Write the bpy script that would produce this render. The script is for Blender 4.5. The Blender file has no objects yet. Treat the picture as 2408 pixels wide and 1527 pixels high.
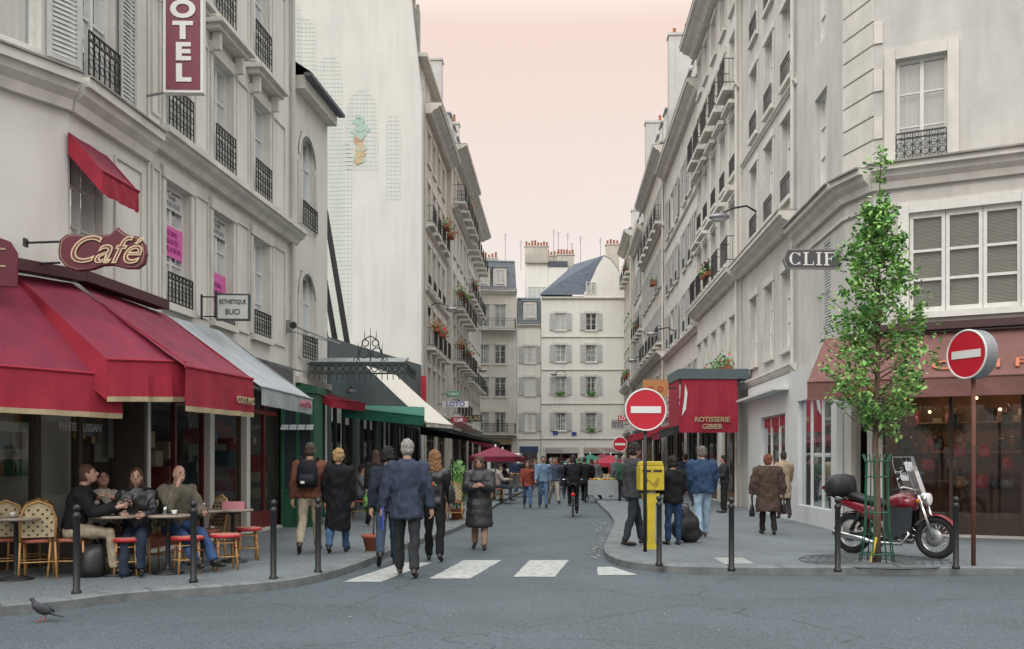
import bpy, math, random
from math import sin, cos, pi, radians, sqrt, atan2
from mathutils import Vector, Matrix, noise
random.seed(11)
V = Vector
F = 2341.0
def sv(px, py, d): return V(((px-1204)/F*d, d, 1.5-(py-1088)/F*d))
def gp(px, py, z=0.1):
    d = (1.5-z)*F/(py-1088); return V(((px-1204)/F*d, d, z))
COL = bpy.context.scene.collection
# ------------------------------------------------------------------ materials
MC = {}
def mat(name, col, rough=.7, var=.15, scale=2.5, bump=.15, bscale=45, metal=0, streak=0, emit=0, base=0, coat=0, spec=.5, stretch=None):
    if name in MC: return MC[name]
    m = bpy.data.materials.new(name); m.use_nodes = True
    nt = m.node_tree; N = nt.nodes; L = nt.links; b = N['Principled BSDF']
    tc = N.new('ShaderNodeTexCoord')
    n1 = N.new('ShaderNodeTexNoise'); n1.inputs['Scale'].default_value = scale; n1.inputs['Detail'].default_value = 6; n1.inputs['Roughness'].default_value = .62
    src = tc.outputs['Object']
    if stretch:
        mp = N.new('ShaderNodeMapping'); mp.inputs['Scale'].default_value = stretch; L.new(src, mp.inputs[0]); src = mp.outputs[0]
    L.new(src, n1.inputs['Vector'])
    r = N.new('ShaderNodeMapRange'); r.inputs[1].default_value = .3; r.inputs[2].default_value = .7; r.inputs[3].default_value = 1-var; r.inputs[4].default_value = 1+var
    L.new(n1.outputs[0], r.inputs[0]); fac = r.outputs[0]
    if streak:
        mp = N.new('ShaderNodeMapping'); mp.inputs['Scale'].default_value = (2.2, 2.2, .25); L.new(tc.outputs['Object'], mp.inputs[0])
        n2 = N.new('ShaderNodeTexNoise'); n2.inputs['Scale'].default_value = 1.3; n2.inputs['Detail'].default_value = 7; L.new(mp.outputs[0], n2.inputs['Vector'])
        r2 = N.new('ShaderNodeMapRange'); r2.inputs[1].default_value = .45; r2.inputs[2].default_value = .8; r2.inputs[3].default_value = 1; r2.inputs[4].default_value = 1-streak
        L.new(n2.outputs[0], r2.inputs[0])
        mu = N.new('ShaderNodeMath'); mu.operation = 'MULTIPLY'; L.new(fac, mu.inputs[0]); L.new(r2.outputs[0], mu.inputs[1]); fac = mu.outputs[0]
    if base:
        sp = N.new('ShaderNodeSeparateXYZ'); L.new(tc.outputs['Object'], sp.inputs[0])
        r3 = N.new('ShaderNodeMapRange'); r3.inputs[1].default_value = 0; r3.inputs[2].default_value = 1.2; r3.inputs[3].default_value = 1-base; r3.inputs[4].default_value = 1
        L.new(sp.outputs[2], r3.inputs[0]); mu = N.new('ShaderNodeMath'); mu.operation = 'MULTIPLY'; L.new(fac, mu.inputs[0]); L.new(r3.outputs[0], mu.inputs[1]); fac = mu.outputs[0]
    mx = N.new('ShaderNodeVectorMath'); mx.operation = 'SCALE'; mx.inputs[0].default_value = col[:3]; L.new(fac, mx.inputs['Scale'])
    L.new(mx.outputs[0], b.inputs['Base Color'])
    b.inputs['Roughness'].default_value = rough; b.inputs['Metallic'].default_value = metal
    b.inputs['Specular IOR Level'].default_value = spec
    if coat: b.inputs['Coat Weight'].default_value = coat
    if bump:
        n3 = N.new('ShaderNodeTexNoise'); n3.inputs['Scale'].default_value = bscale; n3.inputs['Detail'].default_value = 4; L.new(src, n3.inputs['Vector'])
        bp = N.new('ShaderNodeBump'); bp.inputs['Strength'].default_value = bump; bp.inputs['Distance'].default_value = .02
        L.new(n3.outputs[0], bp.inputs['Height']); L.new(bp.outputs[0], b.inputs['Normal'])
    if emit:
        b.inputs['Emission Color'].default_value = (*col[:3], 1); b.inputs['Emission Strength'].default_value = emit
    MC[name] = m; return m
def cloth(c): return mat('cloth_%.3f_%.3f_%.3f' % c, c, .85, .22, 9, .5, 28, stretch=(1, 1, .5), spec=.2)
def paint(c, rough=.5): return mat('paint_%.3f_%.3f_%.3f' % c, c, rough, .08, 6, .04, 60)
cream = mat('limestone_render', (.60, .572, .515), .9, .09, .9, .2, 30, streak=.15, base=.25)
cream2 = mat('white_render', (.635, .62, .575), .9, .07, .7, .18, 25, streak=.14, base=.2)
cream3 = mat('beige_stone', (.53, .495, .43), .9, .11, 1.2, .22, 25, streak=.16, base=.25)
greyw = mat('grey_render', (.535, .522, .49), .9, .11, .9, .2, 30, streak=.20, base=.25)
endw = mat('far_white_render', (.74, .725, .67), .9, .05, .5, .15, 20, streak=.08)
blankw = mat('blank_gable_render', (.62, .612, .575), .9, .06, .3, .2, 14, streak=.12)
trim = mat('stone_trim', (.61, .59, .54), .85, .12, 2, .15, 40, streak=.18)
trimd = mat('weathered_trim', (.30, .285, .255), .9, .2, 2.0, .2, 30, streak=.3)
slate = mat('slate_roof', (.10, .115, .135), .6, .3, 6, .35, 18, streak=.2)
zinc = mat('zinc_roof', (.24, .275, .31), .45, .15, 2, .1, 8, metal=.2, streak=.2)
iron = mat('black_iron', (.014, .015, .017), .45, .2, 10, .1, 60)
whitewood = mat('white_window_paint', (.66, .65, .61), .6, .08, 8, .06, 60)
shutm = mat('grey_shutter_paint', (.46, .47, .46), .7, .14, 5, .08, 60, streak=.2)
curtm = mat('white_curtain', (.60, .60, .57), .9, .1, 6, .3, 12, stretch=(8, 8, .3))
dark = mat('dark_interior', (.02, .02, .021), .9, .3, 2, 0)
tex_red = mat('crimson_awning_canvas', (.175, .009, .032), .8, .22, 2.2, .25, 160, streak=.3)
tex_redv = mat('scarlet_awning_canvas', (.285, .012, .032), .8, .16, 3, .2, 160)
tex_trim = mat('ochre_trim_canvas', (.36, .295, .18), .8, .12, 5, .1, 90)
tex_grey = mat('pale_grey_canvas', (.32, .345, .36), .8, .14, 2, .2, 120, streak=.25)
tex_crm = mat('cream_canvas', (.64, .60, .52), .8, .1, 3, .2, 120)
tex_grn = mat('green_canvas', (.012, .13, .09), .8, .14, 3, .2, 120)
tex_brn = mat('terracotta_brown_canvas', (.175, .080, .070), .85, .14, 2, .2, 120, streak=.2)
tex_dk = mat('dark_green_canvas', (.010, .018, .018), .8, .2, 3, .2, 120)
terra = mat('terracotta', (.33, .10, .055), .85, .15, 6, .2, 40)
leafA = mat('leaf_light', (.27, .47, .13), .5, .25, 30, 0, spec=.35)
leafB = mat('leaf_mid', (.14, .33, .085), .5, .25, 30, 0, spec=.35)
leafC = mat('leaf_dark', (.05, .16, .05), .55, .25, 30, 0, spec=.3)
bark = mat('tree_bark', (.12, .085, .06), .9, .3, 20, .6, 40, stretch=(1, 1, .25))
chrome = mat('chrome', (.6, .6, .6), .15, .05, 5, 0, metal=1)
rubber = mat('rubber', (.015, .015, .016), .8, .2, 20, .2, 60)
rattan = mat('rattan_cane', (.42, .24, .09), .55, .2, 25, .2, 60)
weave_c = mat('cream_cane_weave', (.50, .42, .26), .7, .35, 60, .5, 90)
skin = mat('skin', (.40, .24, .18), .6, .06, 20, .05, 80)
signred = mat('sign_red', (.47, .010, .030), .4, .05, 8, .02, 60)
signwht = mat('sign_white', (.66, .66, .64), .4, .04, 8, .02, 60)
steel = mat('galvanised_steel', (.30, .31, .32), .45, .12, 8, .05, 60, metal=.6)
def glassmat(name, base=.16, fk=1.0):
    if 'G'+name in MC: return MC['G'+name]
    m = bpy.data.materials.new(name); m.use_nodes = True; nt = m.node_tree; N = nt.nodes; L = nt.links
    for n in list(N):
        if n.type != 'OUTPUT_MATERIAL': N.remove(n)
    o = [n for n in N if n.type == 'OUTPUT_MATERIAL'][0]
    t = N.new('ShaderNodeBsdfTransparent'); t.inputs[0].default_value = (.82, .86, .86, 1)
    g = N.new('ShaderNodeBsdfGlossy'); g.inputs['Roughness'].default_value = .03; g.inputs[0].default_value = (.9, .95, 1, 1)
    fr = N.new('ShaderNodeFresnel'); ad = N.new('ShaderNodeMath'); ad.operation = 'MULTIPLY_ADD'; ad.inputs[1].default_value = fk; ad.inputs[2].default_value = base; ad.use_clamp = True
    L.new(fr.outputs[0], ad.inputs[0]); mx = N.new('ShaderNodeMixShader'); L.new(ad.outputs[0], mx.inputs[0]); L.new(t.outputs[0], mx.inputs[1]); L.new(g.outputs[0], mx.inputs[2]); L.new(mx.outputs[0], o.inputs[0])
    MC['G'+name] = m; return m
glass = glassmat('window_glass', .20, .8); sglass = glassmat('shop_glass', .03, .22)
# ------------------------------------------------------------------ mesh helper
class M:
    def __init__(s): s.v = []; s.f = []; s.m = []; s.X = None
    def add(s, vs, fs, m=0):
        b = len(s.v)
        s.v += [tuple(s.X@V(p)) if s.X else tuple(p) for p in vs]
        s.f += [[b+i for i in f] for f in fs]; s.m += [m]*len(fs); return s
    def q(s, *p, m=0): return s.add(p, [list(range(len(p)))], m)
    def box(s, x0, x1, y0, y1, z0, z1, m=0):
        return s.add([(x0,y0,z0),(x1,y0,z0),(x1,y1,z0),(x0,y1,z0),(x0,y0,z1),(x1,y0,z1),(x1,y1,z1),(x0,y1,z1)],
              [(0,3,2,1),(4,5,6,7),(0,1,5,4),(1,2,6,5),(2,3,7,6),(3,0,4,7)], m)
    def tube(s, pts, r, m=0, n=8, round_=False):
        pts = [V(p) for p in pts]; k = len(pts)
        if not isinstance(r, (list, tuple)): r = [r]*k
        if round_:
            d0 = (pts[0]-pts[1]).normalized(); d1 = (pts[-1]-pts[-2]).normalized()
            a = [(pts[0]+d0*r[0]*.9, r[0]*.4), (pts[0]+d0*r[0]*.5, r[0]*.85)]; b = [(pts[-1]+d1*r[-1]*.5, r[-1]*.85), (pts[-1]+d1*r[-1]*.9, r[-1]*.4)]
            al = a+list(zip(pts, r))+b; pts = [x[0] for x in al]; r = [x[1] for x in al]; k = len(pts)
        vs = []; ref = None
        for i in range(k):
            t = (pts[min(i+1, k-1)]-pts[max(i-1, 0)]).normalized()
            if ref is None: ref = V((0, 0, 1)) if abs(t.z) < .9 else V((1, 0, 0))
            a = t.cross(ref).normalized(); b = a.cross(t).normalized(); ref = b
            for j in range(n):
                w = 2*pi*j/n; vs.append(pts[i]+a*cos(w)*r[i]+b*sin(w)*r[i])
        fs = [(i*n+j, i*n+(j+1) % n, (i+1)*n+(j+1) % n, (i+1)*n+j) for i in range(k-1) for j in range(n)]
        fs += [list(range(n))[::-1], [(k-1)*n+j for j in range(n)]]
        return s.add(vs, fs, m)
    def loft(s, secs, m=0, n=14):
        vs = []
        for c, a, b in secs:
            c = V(c); a = V(a); b = V(b)
            for j in range(n): w = 2*pi*j/n; vs.append(c+a*cos(w)+b*sin(w))
        k = len(secs)
        fs = [(i*n+j, i*n+(j+1) % n, (i+1)*n+(j+1) % n, (i+1)*n+j) for i in range(k-1) for j in range(n)]
        fs += [list(range(n))[::-1], [(k-1)*n+j for j in range(n)]]
        return s.add(vs, fs, m)
    def ell(s, c, r, m=0, n=12, k=8, R=None):
        if not isinstance(r, (list, tuple)): r = (r, r, r)
        c = V(c); vs = []
        for i in range(k+1):
            ph = pi*(i+.02)/(k+.04)
            for j in range(n):
                w = 2*pi*j/n; p = V((r[0]*sin(ph)*cos(w), r[1]*sin(ph)*sin(w), r[2]*cos(ph)))
                vs.append(c+(R@p if R else p))
        fs = [(i*n+j, (i+1)*n+j, (i+1)*n+(j+1) % n, i*n+(j+1) % n) for i in range(k) for j in range(n)]
        fs += [list(range(n))[::-1], [k*n+j for j in range(n)]]
        return s.add(vs, fs, m)
    def lathe(s, prof, m=0, n=16, o=(0, 0, 0)):
        vs = [(o[0]+r*cos(2*pi*j/n), o[1]+r*sin(2*pi*j/n), o[2]+z) for r, z in prof for j in range(n)]
        k = len(prof)
        fs = [(i*n+j, i*n+(j+1) % n, (i+1)*n+(j+1) % n, (i+1)*n+j) for i in range(k-1) for j in range(n)]
        fs += [list(range(n))[::-1], [(k-1)*n+j for j in range(n)]]
        return s.add(vs, fs, m)
    def ring(s, c, R, r, axis='y', m=0, n=24, k=8, arc=(0, 2*pi)):
        c = V(c); full = arc[1]-arc[0] > 6.28; cnt = n if full else n+1; vs = []
        for i in range(cnt):
            w = arc[0]+(arc[1]-arc[0])*i/n
            for j in range(k):
                t = 2*pi*j/k; rr = R+r*cos(t); h = r*sin(t)
                p = (rr*cos(w), h, rr*sin(w)) if axis == 'y' else ((rr*cos(w), rr*sin(w), h) if axis == 'z' else (h, rr*cos(w), rr*sin(w)))
                vs.append(c+V(p))
        fs = [(i*k+j, i*k+(j+1) % k, ((i+1) % cnt)*k+(j+1) % k, ((i+1) % cnt)*k+j) for i in range(n) for j in range(k)]
        return s.add(vs, fs, m)
    def prism(s, poly, y0, y1, m=0):
        n = len(poly); vs = [(x, y0, z) for x, z in poly]+[(x, y1, z) for x, z in poly]
        return s.add(vs, [list(range(n))[::-1], [n+i for i in range(n)]]+[(i, (i+1) % n, n+(i+1) % n, n+i) for i in range(n)], m)
    def mesh(s, name, mats, smooth=False):
        me = bpy.data.meshes.new(name); me.from_pydata(s.v, [], s.f); 
        for a in mats: me.materials.append(a)
        me.polygons.foreach_set('material_index', s.m)
        if smooth: me.polygons.foreach_set('use_smooth', [True]*len(s.f))
        me.update(); return me
    def ob(s, name, mats, parent=None, smooth=False, world=False, label=None):
        return mk(name, s.mesh(name, mats if isinstance(mats, (list, tuple)) else [mats], smooth), parent, world=world, label=label)
TM = {}
def mk(name, me, parent=None, mtx=None, world=False, label=None):
    o = bpy.data.objects.new(name, me); COL.objects.link(o)
    if mtx is not None: o.matrix_basis = mtx
    if parent is not None:
        o.parent = parent
        if world: o.matrix_parent_inverse = TM[parent.name].inverted()
    if label: o['label'] = label
    return o
def thing(name, label, cat, loc=(0, 0, 0), rz=0, group=None):
    e = bpy.data.objects.new(name, None); COL.objects.link(e); e.empty_display_size = .2
    e.location = loc; e.rotation_euler = (0, 0, rz); TM[e.name] = Matrix.Translation(V(loc))@Matrix.Rotation(rz, 4, 'Z')
    e['label'] = label; e['category'] = cat
    if group: e['group'] = group
    return e
def dup(src, loc, rz=0, label=None):
    def cp(o, par):
        c = o.copy(); c.parent = par; COL.objects.link(c)
        for k in KIDS(o): cp(k, c)
        return c
    n = cp(src, None); n.location = loc; n.rotation_euler = (0, 0, rz)
    TM[n.name] = Matrix.Translation(V(loc))@Matrix.Rotation(rz, 4, 'Z')
    if label: n['label'] = label
    return n
def KIDS(o): return list(o.children)
def struct(o): o['kind'] = 'structure'; return o
def stuff(o): o['kind'] = 'stuff'; return o
def text(s, size, mtx, m, parent, world=True, ext=.008, shear=0, bold=.0, sx=1.0, spacing=1.0, name='lettering'):
    cu = bpy.data.curves.new('t', 'FONT'); cu.body = s; cu.size = size; cu.align_x = 'CENTER'; cu.align_y = 'CENTER'; cu.extrude = ext; cu.shear = shear; cu.offset = bold; cu.space_character = spacing; cu.resolution_u = 4
    t = bpy.data.objects.new('t', cu); COL.objects.link(t); dg = bpy.context.evaluated_depsgraph_get(); dg.update()
    me = bpy.data.meshes.new_from_object(t.evaluated_get(dg)); bpy.data.objects.remove(t)
    if sx != 1: me.transform(Matrix.Diagonal((sx, 1, 1, 1)))
    me.materials.clear(); me.materials.append(m)
    return mk(name, me, parent, mtx, world=world)
def frame(o, x, n):
    x = V(x).normalized(); n = V(n).normalized(); y = n.cross(x).normalized()
    return Matrix(((x.x, y.x, n.x, o[0]), (x.y, y.y, n.y, o[1]), (x.z, y.z, n.z, o[2]), (0, 0, 0, 1)))
# ------------------------------------------------------------------ facade helper
class Fc:
    def __init__(s, a, b, side):
        s.a = V((a[0], a[1])); b = V((b[0], b[1])); s.d = (b-s.a).normalized(); s.L = (b-s.a).length; s.side = side
        s.n = V((s.d.y, -s.d.x))*side
    def p(s, u, z, o=0):
        q = s.a+s.d*u+s.n*o; return V((q.x, q.y, z))
    def M(s, u, z, o=0):
        q = s.p(u, z, o); x = s.d*(-s.side)
        return Matrix(((x.x, s.n.x, 0, q.x), (x.y, s.n.y, 0, q.y), (0, 0, 1, q.z), (0, 0, 0, 1)))
    def T(s, u, z, o=0):
        x = s.d*s.side; return frame(s.p(u, z, o), (x.x, x.y, 0), (s.n.x, s.n.y, 0))
def fbox(m, f, u0, u1, z0, z1, o0, o1, mi=0):
    P = [f.p(u, z, o) for z in (z0, z1) for u, o in ((u0, o0), (u1, o0), (u1, o1), (u0, o1))]
    m.add(P, [(0,3,2,1),(4,5,6,7),(0,1,5,4),(1,2,6,5),(2,3,7,6),(3,0,4,7)], mi)
def wall(m, f, z0, z1, ops, u0=0, u1=None, rev=.22, mi=0):
    u1 = f.L if u1 is None else u1
    us = sorted({u0, u1}|{max(u0, o[0]) for o in ops}|{min(u1, o[1]) for o in ops}); zs = sorted({z0, z1}|{o[2] for o in ops}|{min(z1, o[3]) for o in ops})
    for i in range(len(us)-1):
        for j in range(len(zs)-1):
            cu = (us[i]+us[i+1])/2; cz = (zs[j]+zs[j+1])/2
            if any(o[0] < cu < o[1] and o[2] < cz < o[3] for o in ops): continue
            m.q(f.p(us[i], zs[j]), f.p(us[i+1], zs[j]), f.p(us[i+1], zs[j+1]), f.p(us[i], zs[j+1]), m=mi)
    for a, b, c, d in ops:
        for (p, q_) in (((a, c), (b, c)), ((b, c), (b, d)), ((b, d), (a, d)), ((a, d), (a, c))):
            m.q(f.p(p[0], p[1]), f.p(q_[0], q_[1]), f.p(q_[0], q_[1], -rev), f.p(p[0], p[1], -rev), m=mi)
WC = {}
def winmesh(w, h, var):
    k = (round(w, 2), round(h, 2), var)
    if k in WC: return WC[k]
    m = M(); t = .06
    m.box(-w/2, -w/2+t, -.03, .05, 0, h); m.box(w/2-t, w/2, -.03, .05, 0, h); m.box(-w/2+t, w/2-t, -.03, .05, 0, t); m.box(-w/2+t, w/2-t, -.03, .05, h-t, h)
    m.box(-.035, .035, -.02, .045, t, h-t)
    for z in ((h*.36, h*.68) if h > 1.2 else (h*.5,)): m.box(-w/2+t, -.035, -.01, .03, z-.014, z+.014); m.box(.035, w/2-t, -.01, .03, z-.014, z+.014)
    m.q((-w/2+t, 0, t), (w/2-t, 0, t), (w/2-t, 0, h-t), (-w/2+t, 0, h-t), m=1)
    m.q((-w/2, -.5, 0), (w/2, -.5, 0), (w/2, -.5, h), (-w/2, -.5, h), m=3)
    ext = {0: [(-w/2, -w*.12), (w*.12, w/2)], 1: [(-w/2, w/2)], 2: [(-w/2, -w*.25), (w*.3, w/2)], 3: [], 4: [(-w/2, w/2)]}[var]
    for a, b in ext:
        n = max(4, int((b-a)/.05)); zb = .02 if var != 4 else h*.5
        for i in range(n):
            x0 = a+(b-a)*i/n; x1 = a+(b-a)*(i+1)/n; y0 = -.09+.02*(i % 2); y1 = -.09+.02*((i+1) % 2)
            m.q((x0, y0, zb), (x1, y1, zb), (x1, y1, h), (x0, y0, h), m=2)
    WC[k] = m.mesh('window', [whitewood, glass, curtm, dark]); return WC[k]
def surrmesh(w, h):
    k = ('o', round(w, 2), round(h, 2))
    if k in WC: return WC[k]
    m = M(); m.box(-w/2-.1, w/2+.1, .003, .1, -.12, -.002); m.box(-w/2-.13, -w/2-.002, .004, .035, 0, h); m.box(w/2+.002, w/2+.13, .004, .035, 0, h); m.box(-w/2-.16, w/2+.16, .004, .06, h+.002, h+.2)
    WC[k] = m.mesh('window_surround', [trim]); return WC[k]
def window(e, f, u, z, w, h, o=-.16, name='window'):
    return mk(name, winmesh(w, h, random.choice((0, 0, 1, 1, 2, 3, 4))), e, f.M(u, z, o), world=True)
def railmesh(w, h, dp, fancy):
    k = ('r', round(w, 2), round(h, 2), dp, fancy)
    if k in WC: return WC[k]
    m = M(); y = dp
    for z in (.02, h-.02, h*.78): m.box(-w/2, w/2, y-.012, y+.012, z-.012, z+.012)
    n = max(3, int(w/(.13 if fancy else .12)))
    for i in range(n+1):
        x = -w/2+w*i/n; m.box(x-.008, x+.008, y-.008, y+.008, .03, h-.03)
        if fancy and i < n:
            xc = x+w/n/2
            m.ring((xc, y, h*.3), w/n*.42, .008, m=0, n=9, k=3); m.ring((xc, y, h*.56), w/n*.40, .008, m=0, n=9, k=3); m.ring((xc, y, h*.88), w/n*.28, .006, m=0, n=7, k=3)
    if dp > .1:
        for sx in (-1, 1):
            for z in (.02, h-.02): m.box(sx*w/2-.01, sx*w/2+.01, 0, y, z-.012, z+.012)
            for q in range(1, int(dp/.12)): m.box(sx*w/2-.007, sx*w/2+.007, q*.12-.007, q*.12+.007, .03, h-.03)
    WC[k] = m.mesh('balcony_railing', [iron]); return WC[k]
def shutmesh(w, h):
    k = ('s', round(w, 2), round(h, 2))
    if k in WC: return WC[k]
    m = M(); t = .05
    m.box(-w/2, -w/2+t, 0, .04, 0, h); m.box(w/2-t, w/2, 0, .04, 0, h)
    for z in (0, h*.48, h-t): m.box(-w/2+t, w/2-t, .002, .038, z, z+t)
    n = int(h/.06)
    for i in range(n):
        z = i*h/n; m.q((-w/2+t, .03, z), (w/2-t, .03, z), (w/2-t, .012, z+h/n*.95), (-w/2+t, .012, z+h/n*.95))
    WC[k] = m.mesh('shutter', [shutm]); return WC[k]
def flowers(e, p, w, name='flower_box', red=.4, n=90, r=.18):
    m = M(); m.box(p[0]-r*.5, p[0]+r*.5, p[1]-w/2, p[1]+w/2, p[2]-.14, p[2], 3)
    for i in range(n):
        c = V((p[0]+random.gauss(0, r*.6), p[1]+random.uniform(-w/2, w/2), p[2]+abs(random.gauss(.05, r*.9))-.08)); s_ = .055
        a = V((random.gauss(0, 1), random.gauss(0, 1), random.gauss(0, 1))).normalized(); b = a.orthogonal().normalized()
        m.q(c-a*s_, c-b*s_, c+a*s_, c+b*s_, m=2 if random.random() < red else random.choice((0, 1)))
    m.ob(name, [leafB, leafC, paint((.5, .03, .04)), terra], e, world=True)
def building(label, a, b, side, top, rows, cols, w=1.05, wm=cream, shut=False, balc=None, depth=9, roof=None, shops=(), gtop=3.1, bands=(), chim=(), dorm=True, name='apartment_building', backing=None, fcol=None, skip=(), pipe=False):
    f = Fc(a, b, side); e = thing(name, label, 'building', (f.p(f.L/2, 0).x, f.p(f.L/2, 0).y, 0))
    ops = [(c-w/2, c+w/2, r[0], r[1]) for i, r in enumerate(rows) for j, c in enumerate(cols) if (i, j) not in skip]+[(s0, s1, .15, gtop) for s0, s1 in shops]
    m = M(); wall(m, f, 0, top, ops)
    m.q(f.p(0, 0), f.p(0, top), f.p(0, top, -depth), f.p(0, 0, -depth)); m.q(f.p(f.L, 0), f.p(f.L, top), f.p(f.L, top, -depth), f.p(f.L, 0, -depth))
    m.q(f.p(0, 0, -depth), f.p(f.L, 0, -depth), f.p(f.L, top, -depth), f.p(0, top, -depth))
    if not roof: m.q(f.p(0, top), f.p(f.L, top), f.p(f.L, top, -depth), f.p(0, top, -depth))
    m.ob('wall', wm, e, world=True)
    for z, h, out in bands:
        t = M(); P = [f.p(u, zz, o) for u in (.02, f.L-.02) for zz, o in ((z, .002), (z, out*.35), (z+h*.3, out*.5), (z+h*.5, out*.8), (z+h*.7, out*.85), (z+h*.7, out), (z+h, out), (z+h, .002))]
        t.add(P, [list(range(8)), list(range(8, 16))]+[(i, (i+1) % 8, 8+(i+1) % 8, 8+i) for i in range(8)]); t.ob('cornice', trim, e, world=True)
        if out > .4: t = M(); fbox(t, f, .02, f.L-.02, z+h+.002, z+h+.04, .003, out+.02); t.ob('cornice_flashing', trimd, e, world=True)
    if pipe:
        t = M(); p = f.p(.18, 0, .08); t.tube([(p.x, p.y, .1), (p.x, p.y, top-.5)], .05, 0, 8); t.ob('drainpipe', trim, e, world=True)
    for i, r in enumerate(rows):
        for j, c in enumerate(cols):
            if (i, j) in skip: continue
            h = r[1]-r[0]; window(e, f, c, r[0], w, h); mk('window_surround', surrmesh(w, h), e, f.M(c, r[0], 0), world=True)
            if balc and balc.get(i): 
                k = balc[i]; mk('balcony_railing', railmesh(w-.02 if k[1] < .1 else w+.3, k[0], k[1], k[2]), e, f.M(c, r[0], .02), world=True)
                if k[1] > .1:
                    sl = M(); fbox(sl, f, c-w/2-.2, c+w/2+.2, r[0]-.25, r[0]-.125, .003, k[1]+.06); sl.ob('balcony_slab', trim, e, world=True)
            if shut and (random.random() < .85):
                for sg in (-1, 1): mk('shutter', shutmesh(w*.5, h), e, f.M(c+sg*(w/2+w*.25+.01), r[0], .062), world=True)
    for s0, s1 in shops:
        g = M(); g.q(f.p(s0, .15, -.15), f.p(s1, .15, -.15), f.p(s1, gtop, -.15), f.p(s0, gtop, -.15), m=1)
        nn = max(1, round((s1-s0)/1.3))
        for i in range(nn+1): u = s0+(s1-s0)*i/nn; fbox(g, f, max(s0, u-.035), min(s1, u+.035), .15, gtop, -.19, -.11, 0)
        fbox(g, f, s0+.04, s1-.04, .15, .5, -.18, -.12, 0); fbox(g, f, s0+.04, s1-.04, gtop-.5, gtop-.42, -.18, -.12, 0)
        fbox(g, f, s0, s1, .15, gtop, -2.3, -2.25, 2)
        for i in range(int((s1-s0)*4)):
            u = random.uniform(s0+.1, s1-.3); z = random.uniform(.5, 1.9); fbox(g, f, u, u+random.uniform(.1, .3), z, z+random.uniform(.1, .4), -random.uniform(.5, 1.2), -.4, random.choice((3, 4, 5)))
        c = random.choice([(.05, .05, .05), (.12, .02, .02), (.25, .25, .24), (.03, .06, .04), (.1, .06, .03)])
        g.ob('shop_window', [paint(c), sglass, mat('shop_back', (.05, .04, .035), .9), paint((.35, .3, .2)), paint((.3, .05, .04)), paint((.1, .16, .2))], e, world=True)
        fs = M(); fbox(fs, f, s0-.08, s1+.08, gtop+.03, gtop+.55, .004, .1); fs.ob('shop_fascia', paint(fcol or random.choice([(.3, .02, .03), (.03, .08, .06), (.4, .38, .34), (.05, .05, .06), (.03, .05, .14)])), e, world=True)
    if roof:
        rise, ins = roof; r = M(); z1 = top+rise; z2 = z1+.5
        r.q(f.p(0, top, -.1), f.p(f.L, top, -.1), f.p(f.L, z1, -ins), f.p(0, z1, -ins)); r.q(f.p(0, z1, -ins), f.p(f.L, z1, -ins), f.p(f.L, z2, -depth), f.p(0, z2, -depth), m=1)
        for u in (0, f.L): r.q(f.p(u, top, -.1), f.p(u, z1, -ins), f.p(u, z2, -depth), f.p(u, top, -depth), m=2)
        fbox(r, f, .03, f.L-.03, z1-.06, z1+.06, -ins-.05, -ins+.08, 1); fbox(r, f, .03, f.L-.03, top+.05, top+.16, 0, .22, 1)
        r.ob('roof', [slate, zinc, wm], e, world=True)
        if dorm:
            for c in cols:
                dm = M(); fbox(dm, f, c-.6, c+.6, top+.35, top+2.05, -1.6, -.22); fbox(dm, f, c-.68, c+.68, top+2.06, top+2.16, -1.7, -.1, 1)
                d_ = dm.ob('dormer', [trim, zinc], e, world=True); mk('window', winmesh(.8, 1.3, random.choice((0, 2, 3))), d_, f.M(c, top+.55, -.18))
    for u, zt, o0, o1 in chim:
        c = M(); fbox(c, f, u-.35, u+.35, top-1, zt, o1, o0); fbox(c, f, u-.42, u+.42, zt+.002, zt+.14, o1-.06, o0+.06)
        co = c.ob('chimney', greyw, e, world=True); n = max(2, int((o0-o1)/.6))
        for i in range(n):
            if random.random() < .4: continue
            p = f.p(u, zt+.14, o1+(o0-o1)*(i+.5)/n); po = M(); hh = random.uniform(.3, .6); po.lathe([(.11, 0), (.09, hh*.5), (.08, hh), (.11, hh+.03)], n=8, o=p); po.ob('chimney_pot', terra, co)
    return e, f
def awning(parent, t0, t1, f0, f1, val, cm, vm=None, tm=None, trimh=.06, sag=.04, cheek=(1, 1), name='awning', nu=14, world=True):
    t0, t1, f0, f1 = map(V, (t0, t1, f0, f1)); m = M(); G = []; nv = 6
    for i in range(nu+1):
        a = i/nu; row = []
        for j in range(nv+1):
            b = j/nv; p = t0.lerp(t1, a).lerp(f0.lerp(f1, a), b); p = p-V((0, 0, sag*sin(pi*b)*(.6+.4*abs(sin(a*pi*3))))); p.z += .014*noise.noise(p*3); row.append(p)
        out = (f0.lerp(f1, a)-t0.lerp(t1, a)); out.z = 0; out.normalize()
        for b in (.35, .88, 1.0): 
            p = f0.lerp(f1, a)-V((0, 0, val*b))+out*(.022*sin(a*nu*1.7)+.035*noise.noise(V((a*6, b, 2))))*b; row.append(p)
        G.append(row)
    k = nv+4
    for i in range(nu):
        for j in range(k-1):
            m.add([G[i][j], G[i+1][j], G[i+1][j+1], G[i][j+1]], [(0, 1, 2, 3)], 0 if j < nv else (2 if j == k-2 and tm else 1))
    for on, t, f_ in ((cheek[0], t0, f0), (cheek[1], t1, f1)):
        if on: m.q(t, f_, f_-V((0, 0, val*.98)), t-V((0, 0, (t.z-f_.z)*.55)), m=1)
    m.tube([f0, f1], .02, 1, 6)
    return m.ob(name, [cm, vm or cm, tm or cm], parent, world=world)
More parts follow.
